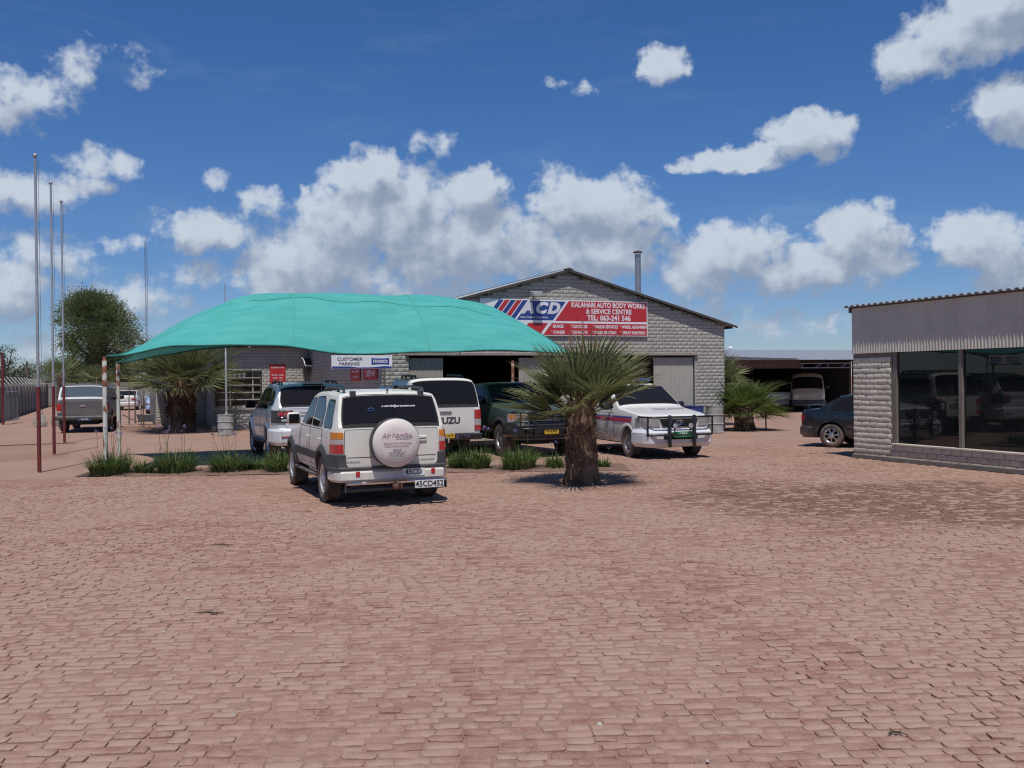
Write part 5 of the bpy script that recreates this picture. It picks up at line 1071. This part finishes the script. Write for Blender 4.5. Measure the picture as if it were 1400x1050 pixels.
# ------------------------------------------------------------------ plants
def leaf_mat(name, c, c2, trans=.25, rough=.5, ns=3): return mat(name, c, rough, c2=c2, ns=ns, trans=trans, spec=.35)
palm_leaf = leaf_mat('palm_leaf', (.14, .175, .07), (.23, .25, .115)); palm_tip = leaf_mat('palm_leaf_tip', (.20, .19, .10), (.28, .24, .14)); stalk_m = leaf_mat('palm_stalk', (.16, .17, .06), (.22, .18, .08), .1)
dead_leaf = leaf_mat('dead_frond', (.05, .028, .016), (.09, .055, .032), .1, .8); boot_m = mat('leaf_base_brown', (.10, .055, .034), .9, c2=(.18, .11, .07), ns=7, bump=.4); trunk_m = mat('palm_trunk', (.12, .075, .05), .95, c2=(.20, .13, .085), ns=5, bump=.6, bs=25, stretch=(1, 1, .35))
bright_leaf = leaf_mat('palm_leaf_fresh', (.10, .16, .035), (.16, .22, .06)); bright_tip = leaf_mat('palm_tip_fresh', (.22, .25, .09), (.30, .28, .14))
def frond_mesh(seed, pet, blade, n, droop, mats, w=.043, fold=.55, spread=1.35):
    r = random.Random(seed); k = MB(); m = 7
    ax = [Vector((pet*i/m, 0, -.04*pet*(i/m)**2)) for i in range(m+1)]; k.tube(ax, [.020-.008*i/m for i in range(m+1)], 5, mi=2)
    hub = ax[-1]
    for i in range(n):
        t = (i+.5)/n*2-1; a = t*spread+r.uniform(-.03, .03); L = blade*(1-.28*abs(t)**1.7)*r.uniform(.88, 1.06); d = Vector((math.cos(a), math.sin(a), fold*abs(math.sin(a))*.6+r.uniform(-.05, .05))).normalized()
        side = Vector((-math.sin(a), math.cos(a), 0)); base = hub+d*.03; wd = w*r.uniform(.85, 1.15); dr = droop*r.uniform(.5, 1.6); P_ = []
        for q, ww in ((0, .35), (.36, 1), (.66, .62), (.86, .3), (1, .03)):
            p_ = base+d*L*q+Vector((0, 0, -dr*L*max(0, q-.3)**2)); lift = Vector((0, 0, .25*wd*ww)); P_ += [p_-side*wd*ww*.5+lift, p_, p_+side*wd*ww*.5+lift]
        dead = r.random() < .12
        for s_ in range(4):
            b = s_*3; k.add(P_[b:b+6], [(0, 3, 4, 1), (1, 4, 5, 2)], 1 if s_ >= (2 if dead else 3) else 0)
    return k.mesh('frond', mats, smooth=60)
def palm(loc, label, h, r0, r1, count, pet, blade, n, lo, hi, seed, mats, skirt=0, boots=120, cone=None, name='fan_palm', el_bias=1.0, asym=None):
    r = random.Random(seed); o = empty(name, loc, 0, label, 'palm tree'); k = MB()
    prof = [(r0*1.18, -.03), (r0*1.08, .05), (r0*.98, .14)]+[(r0+(r1-r0)*t+.012*math.sin(t*37+seed), .14+(h-.14)*t) for t in [i/10 for i in range(1, 11)]]+[(r1*.5, h+.1), (0, h+.14)]
    k.lathe(prof, 22, jit=.05); k.build('trunk', trunk_m, o, smooth=55)
    k = MB()
    for i in range(boots):          # the sawn leaf bases that cover the stem
        z = .25+(h-.22)*i/boots; a = i*2.39996+r.uniform(-.2, .2); R_ = r0+(r1-r0)*(z/h); c_, s_ = math.cos(a), math.sin(a); l = r.uniform(.09, .2); tw = r.uniform(.035, .06); out = r.uniform(.015, .05)
        P_ = [(R_*.94, -tw, z-.05), (R_*.94, tw, z-.05), (R_+out, tw*.55, z+l), (R_+out, -tw*.55, z+l), (R_+out-.03, tw*.4, z+l), (R_+out-.03, -tw*.4, z+l)]
        k.add([(x*c_-y*s_, x*s_+y*c_, zz) for x, y, zz in P_], [(0, 1, 2, 3), (3, 2, 4, 5), (0, 3, 5), (1, 4, 2)])
    tag(k.build('leaf_bases', boot_m, o), kind='stuff')
    k = MB()
    for i in range(40):
        a = r.uniform(0, 6.28); R_ = r0*r.uniform(1.08, 1.3); k.tube([(r0*.98*math.cos(a), r0*.98*math.sin(a), r.uniform(.1, .3)), (R_*math.cos(a+.05), R_*math.sin(a+.05), -.02)], [.018, .012], 4)
    tag(k.build('roots', trunk_m, o, smooth=60), kind='stuff')
    ms = [frond_mesh(seed*10+i, pet*(.8+.15*i), blade*(.92+.06*i), n, (.06, .12, .2, .34)[i], mats) for i in range(4)]
    for i in range(count):
        t = i/(count-1); el = hi+(lo-hi)*t**el_bias+r.uniform(-.1, .1); a = i*2.39996+r.uniform(-.25, .25); el += (asym or 0)*max(0, math.cos(a-.3))*t; kd = min(3, int(t*4)) if r.random() < .7 else r.randrange(4)
        sc = r.uniform(.86, 1.08)*(1.0 if t > .15 else .85)
        f = link('frond', ms[kd], o); f.rotation_mode = 'XYZ'
        f.matrix_basis = Matrix.Translation((r1*.55*math.cos(a), r1*.55*math.sin(a), h-.05-.16*t)) @ Matrix.Rotation(a, 4, 'Z') @ Matrix.Rotation(-el, 4, 'Y') @ Matrix.Rotation(r.uniform(-.5, .5), 4, 'X') @ Matrix.Diagonal((sc, sc, sc, 1))
    if skirt:
        dm = frond_mesh(seed+99, .22, .55, 16, 1.0, [dead_leaf, dead_leaf, boot_m], .04)
        for i in range(skirt):
            a = i*2.39996; z = h-.1-(h-.75)*(i/skirt)**1.0; f = link('dead_frond', dm, o)
            f.matrix_basis = Matrix.Translation((r1*.8*math.cos(a), r1*.8*math.sin(a), z)) @ Matrix.Rotation(a, 4, 'Z') @ Matrix.Rotation(r.uniform(1.1, 1.5), 4, 'Y') @ Matrix.Rotation(r.uniform(-.8, .8), 4, 'X')
    return o
G = [palm_leaf, palm_tip, stalk_m]; FR = [bright_leaf, bright_tip, stalk_m]
pm0 = palm((1.18, 16.32, 0), 'short stout fan palm in front of the police pickup, its trunk in a shaded basin', 1.35, .275, .21, 31, .46, 1.0, 30, R(2), R(86), 3, G, boots=150, el_bias=1.0, asym=.5)
k = MB(); k.grid(lambda a, b: (1.18+(.42+.75*b)*math.cos(6.2832*a), 16.3+(.36+.55*b)*math.sin(6.2832*a), -.005+.018*math.sin(math.pi*b)*(1+.3*math.sin(17*a))), 40, 5); tag(k.build('palm_basin', joint_m, smooth=60), kind='structure')
fl_m = leaf_mat('flower_spike', (.36, .17, .10), (.42, .24, .14), .2)
for (dx, dy, tx, ty, l) in ((.02, 0, .05, .02, 1.45), (-.08, .05, -.18, .05, 1.25), (.1, .02, .30, .0, 1.28)):
    k = MB(); P0, P1 = Vector((dx, dy, 1.35)), Vector((tx, ty, 1.35+l)); k.tube([P0, P0.lerp(P1, .5)+Vector((0, 0, .05)), P1], [.014, .01, .005], 5)
    for i in range(46):
        q = P0.lerp(P1, .62+.4*i/46); d = Vector((rnd.gauss(0, 1), rnd.gauss(0, 1), rnd.gauss(.5, .5))).normalized()*rnd.uniform(.05, .12)*(1.2-i/60); k.tube([q, q+d], [.005, .003], 3)
    k.build('flower_spike', fl_m, pm0)
p1 = palm(S(2.15, 37.6), 'tall fan palm with a thick skirt of dead fronds left of the barred window', 1.95, .46, .36, 64, .9, 1.35, 30, R(-6), R(82), 5, G, skirt=46, boots=160, el_bias=.8)
p2 = palm(S(19.75, 27.0), 'low bushy fan palm at the right corner of the hall', .75, .33, .26, 44, .48, .92, 26, R(-6), R(80), 8, FR, boots=50, el_bias=.8)
p3 = palm(S(21.0, 30.6), 'taller fan palm rising behind the low one beside the hall', 1.75, .3, .22, 34, .45, .9, 22, R(-5), R(84), 11, G, boots=90)
p4 = palm((-37.5, 79, 0), 'distant fan palm against the dark tree beyond the far wall', 2.6, .3, .22, 30, .9, 1.6, 18, R(-20), R(82), 14, [palm_leaf, palm_leaf, stalk_m], boots=40)
p5 = palm((-35.2, 80.5, 0), 'smaller distant fan palm beside the one in front of the dark tree', 2.0, .3, .22, 26, .9, 1.5, 18, R(-20), R(80), 17, [palm_leaf, palm_leaf, stalk_m], boots=40)
p6 = palm((-16.2, 26.2, 0), 'low palm at the left edge of the forecourt casting a spiky shadow', .35, .25, .2, 24, .4, .8, 22, R(-16), R(62), 21, G, boots=30)
# standpipe by the low palm
k = MB(); k.tube([(0, 0, 0), (0, 0, .62), (.07, 0, .64)], .025, 8); k.tube([(-.03, -.04, .6), (.03, .04, .6)], .01, 5); o = k.build('standpipe', trim_m, smooth=50, loc=S(20.55, 26.85)); tag(o, 'short dark water standpipe next to the low bushy palm', 'pipe')

# ---- strap-leaved flowering clumps along the bed
strap = leaf_mat('strap_leaf', (.085, .14, .035), (.14, .20, .06), .3); strap2 = leaf_mat('strap_leaf_pale', (.12, .17, .05), (.19, .23, .085), .3); lilac = leaf_mat('lilac_flower', (.22, .15, .33), (.30, .22, .42), .3)
def clump_meshes(seed, n, h, w):
    r = random.Random(seed); k = MB()
    for i in range(n):
        a = r.uniform(0, 6.283); R_ = w*.42*math.sqrt(r.random()); b = Vector((R_*math.cos(a), R_*.7*math.sin(a), 0)); lean = r.uniform(.2, 1.45); a2 = a+r.uniform(-.7, .7); d = Vector((math.cos(a2), math.sin(a2), 0)); L = h*r.uniform(.6, 1.12); ww = r.uniform(.007, .013); sd = Vector((-d.y, d.x, 0))*ww; P_ = []
        for q in (0, .4, .75, 1):
            p_ = b+d*(lean*L*.75*q**1.7)+Vector((0, 0, L*(q-.42*lean*q**2.2))); s_ = sd*(1-.93*max(0, q-.5)*2); P_ += [p_-s_, p_+s_]
        k.add(P_, [(0, 1, 3, 2), (2, 3, 5, 4), (4, 5, 7, 6)], 1 if r.random() < .3 else 0)
    fo = k.mesh('foliage', [strap, strap2]); st = []
    for i in range(3):
        k = MB(); l = h*r.uniform(1.25, 1.6); tx = r.uniform(-.12, .12); k.tube([(0, 0, 0), (tx*.5, 0, l*.6), (tx, .02, l)], [.005, .004, .003], 4)
        for j in range(9): d = Vector((r.gauss(0, 1), r.gauss(0, 1), r.gauss(.6, .6))).normalized()*.045; p_ = Vector((tx, .02, l)); k.add([p_, p_+d+Vector((.008, 0, 0)), p_+d*1.2, p_+d+Vector((-.008, 0, .006))], [(0, 1, 2, 3)], 1)
        st.append(k.mesh('flower_stalk', [strap, lilac]))
    return fo, st
CM = [clump_meshes(40+i, n, h, w) for i, (n, h, w) in enumerate(((420, .50, .95), (330, .46, .75), (170, .36, .5), (260, .42, .9)))]
def clump(px_, Y, kind, sx, sz, nf, label):
    X = (px_-700)/1300*Y; o = empty('flowering_clump', (X, Y, 0), rnd.uniform(0, 6), label, 'plant', 'strap leaved plants along the bed'); fo, st = CM[kind]
    link('foliage', fo, o, scale=(sx, sx, sz))
    for i in range(nf): link('flower_stalk', st[i % 3], o, (rnd.uniform(-.3, .3)*sx, rnd.uniform(-.2, .2), 0), (rnd.uniform(-.15, .15), rnd.uniform(-.15, .15), rnd.uniform(0, 6)), (1, 1, sz))
for a in ((150, 19.0, 0, 1.08, 1.12, 9, 'largest strap leaved clump at the foot of the rusty net poles'), (196, 19.15, 2, .9, .9, 2, 'small strap leaved clump between the two left clumps'), (239, 19.15, 0, .92, 1.15, 7, 'dense strap leaved clump in front of the bare net shadow'),
          (312, 19.2, 0, .9, 1.05, 7, 'strap leaved clump just left of the silver wagon'), (349, 19.5, 3, .55, .8, 1, 'low loose clump under the tail of the silver wagon'), (377, 19.2, 1, .85, 1.12, 2, 'strap leaved clump touching the white wagon front wheel'),
          (622, 19.3, 2, .9, 1.2, 3, 'strap leaved clump right beside the white wagon tail'), (650, 19.25, 1, .9, 1.15, 5, 'strap leaved clump below the yellow plate of the white pickup'), (708, 19.15, 0, .95, 1.08, 3, 'broad strap leaved clump below the green pickup bull bar'),
          (757, 19.2, 2, 1.0, .95, 2, 'sparse strap leaved clump just left of the palm trunk'), (783, 19.6, 2, .8, 1.0, 2, 'strap leaved clump behind the palm trunk'), (822, 19.3, 2, .7, .7, 1, 'last small clump peeping out right of the palm trunk')): clump(*a)
k = MB()
for i in range(700):
    X = rnd.uniform(-8.4, 1.9); Y = rnd.uniform(18.8, 20.0); h = rnd.uniform(.04, .13); a = rnd.uniform(0, 6.28); k.add([(X-.006, Y, 0), (X+.006, Y, 0), (X+h*.5*math.cos(a), Y+h*.5*math.sin(a), h)], [(0, 1, 2)])
tag(k.build('grass', strap2), 'thin green and yellow grass between the clumps of the bed', 'grass', kind='stuff')

# ---- trees beyond the wall
bark = mat('tree_bark', (.10, .075, .055), .95, c2=(.16, .125, .095), ns=6, bump=.5)
def tree(loc, label, h, w, n_cl, per, seed, c, c2, leaf=.22, name='acacia_tree', base=.25):
    r = random.Random(seed); o = empty(name, loc, 0, label, 'tree'); k = MB(); k.tube([(0, 0, -.1), (.1, 0, h*.15), (.05, .1, h*.3)], [h*.035, h*.028, h*.022], 9)
    cl = []
    for i in range(n_cl):
        a = r.uniform(0, 6.283); u = r.random()**.5; t = r.uniform(0, 1); rad = w*.5*math.sin(math.pi*(.12+.8*t))**.7*u; cl.append(Vector((rad*math.cos(a)+.06*w*math.sin(t*5), rad*math.sin(a), h*(base+(1-base)*t*.95))))
    for p_ in cl[::3]:
        m_ = Vector((p_.x*.35, p_.y*.35, h*.3+(p_.z-h*.3)*.5)); k.tube([(.05, .1, h*.28), m_, p_], [h*.016, h*.009, h*.003], 5)
    k.build('trunk', bark, o, smooth=60); k = MB()
    for p_ in cl:
        rr = w*r.uniform(.07, .14); dirn = Vector((p_.x, p_.y, (p_.z-h*.5)*.6+.3)).normalized()
        for j in range(per):
            d = Vector((r.gauss(0, 1), r.gauss(0, 1), r.gauss(0, .65))); d = d.normalized()*rr*r.random()**.4*r.choice((1, 1, 1.5)); q = p_+d+dirn*rr*.4*r.random()
            a = (d+dirn*rr).normalized(); b = a.cross(Vector((r.gauss(0, 1), r.gauss(0, 1), r.gauss(0, 1)))).normalized(); l = leaf*r.uniform(.6, 1.5)
            k.add([q, q+a*l*.5+b*l*.2, q+a*l, q+a*l*.5-b*l*.2], [(0, 1, 2, 3)], 1 if r.random() < .35 else 0)
    k.build('crown', [leaf_mat(name+'_leaf', c, tuple(x*1.35 for x in c), .25), leaf_mat(name+'_leaf_pale', c2, tuple(x*1.3 for x in c2), .25)], o); return o
tree((-38.3, 88, 0), 'big rounded dark green acacia beyond the far wall', 10.3, 7.0, 360, 230, 4, (.105, .14, .055), (.165, .19, .09), .17, base=.03)
tree((-49.5, 93, 0), 'thin crooked sapling tree left of the big acacia', 5.6, 3.4, 40, 70, 9, (.045, .06, .03), (.07, .085, .04), .14, base=.35)
tree((-58, 118, 0), 'low dark bush over the slab fence below the telegraph pole', 4.0, 9.5, 130, 130, 12, (.045, .065, .025), (.07, .095, .04), .18, 'scrub_bush', .1)
tree((-66, 122, 0), 'pale low bush over the slab fence at the far left', 3.0, 9, 120, 120, 15, (.05, .07, .032), (.08, .1, .045), .18, 'scrub_bush', .1)
tree((-30.5, 92, 0), 'low dark bush to the right of the big acacia', 3.3, 6, 90, 120, 18, (.04, .06, .022), (.06, .085, .032), .18, 'scrub_bush', .1)
# lattice mast, utility pole
o = empty('radio_mast', (-46, 120, 0), 0, 'thin distant lattice radio mast rising above the shade net', 'mast'); k = MB(); H_ = 19.6
L3 = [(.16*math.cos(a), .16*math.sin(a)) for a in (0, 2.094, 4.189)]
for x, y in L3: k.tube([(x, y, 0), (x, y, H_)], .025, 4)
for i in range(44): z = H_*i/44; a, b = L3[i % 3], L3[(i+1) % 3]; k.tube([(*a, z), (*b, z+H_/44)], .014, 3)
k.tube([(0, 0, H_), (0, 0, H_+1)], .02, 4); k.build('lattice', galv, o)
o = empty('utility_pole', (-51.5, 101, 0), 0, 'distant dark utility pole above the slab fence', 'pole'); k = MB(); k.lathe([(.13, 0), (.1, 4.3)], 8); k.build('pole', bark, o, smooth=40); k = MB(); k.box(-.45, .45, -.05, .05, 3.9, 4.0); k.build('crossarm', bark, o)
# saplings with stakes, wheelbarrow
for i, (px_, Y, h) in enumerate(((176, 42.5, 1.9), (184, 43.5, 1.75), (196, 38.5, 1.75))):
    X = (px_-700)/1300*Y; o = empty('young_tree', (X, Y, 0), rnd.uniform(0, 6), ('staked leafless sapling nearest the net poles', 'thin sapling beside the overturned wheelbarrow', 'dark staked sapling in a soil ring')[i], 'sapling'); k = MB(); k.tube([(0, 0, 0), (.03, 0, h*.5), (-.02, .02, h)], [.03, .024, .012], 6); k.tube([(0, 0, h*.6), (.15, .05, h*.85)], [.01, .005], 4); k.tube([(0, 0, h*.7), (-.12, .05, h*.95)], [.01, .005], 4); k.build('stem', bark, o, smooth=60)
    k = MB(); k.tube([(.16, 0, 0), (.14, 0, h*.75)], .018, 5); k.build('stake', bark, o)
X, Y = (190-700)/1300*38.3, 38.3
k = MB(); k.grid(lambda a, b: (X+.3+(.75+.35*b)*math.cos(6.2832*a), Y+(.75+.35*b)*math.sin(6.2832*a), -.01+.09*math.sin(math.pi*b)), 32, 5); tag(k.build('soil_ring', soil, smooth=60), kind='structure')
wb_ = empty('wheelbarrow', (-16.2, 42.4, 0), R(200), 'dark wheelbarrow lying on its side among the saplings', 'wheelbarrow'); k = MB()
k.prism([(-.35, .0), (.45, .0), (.55, .32), (-.5, .26)], lambda x, z: (x, -.28, z+.12), lambda x, z: (x*.9, .28, z+.12)); k.build('tray', mat('barrow_paint', (.07, .085, .11), .5, c2=(.05, .05, .05)), wb_)
k = MB(); k.tube([(-.55, -.25, .2), (.5, -.2, .12), (1.1, -.25, .45)], .02, 6); k.tube([(-.55, .25, .2), (.5, .2, .12), (1.1, .25, .45)], .02, 6); k.tube([(.3, -.22, .12), (.35, -.25, 0)], .02, 5); k.tube([(.3, .22, .12), (.35, .25, 0)], .02, 5); k.build('frame', trim_m, wb_, smooth=50)
k = MB(); k.lathe([(.18, -.04), (.2, 0), (.18, .04), (.1, .03), (.1, -.03)], 16, (-.6, 0, .2), axis='y', closed=True); k.lathe([(.1, -.01), (.1, .01), (0, .012)], 12, (-.6, 0, .2), axis='y'); k.build('wheel', rubber, wb_, smooth=40)
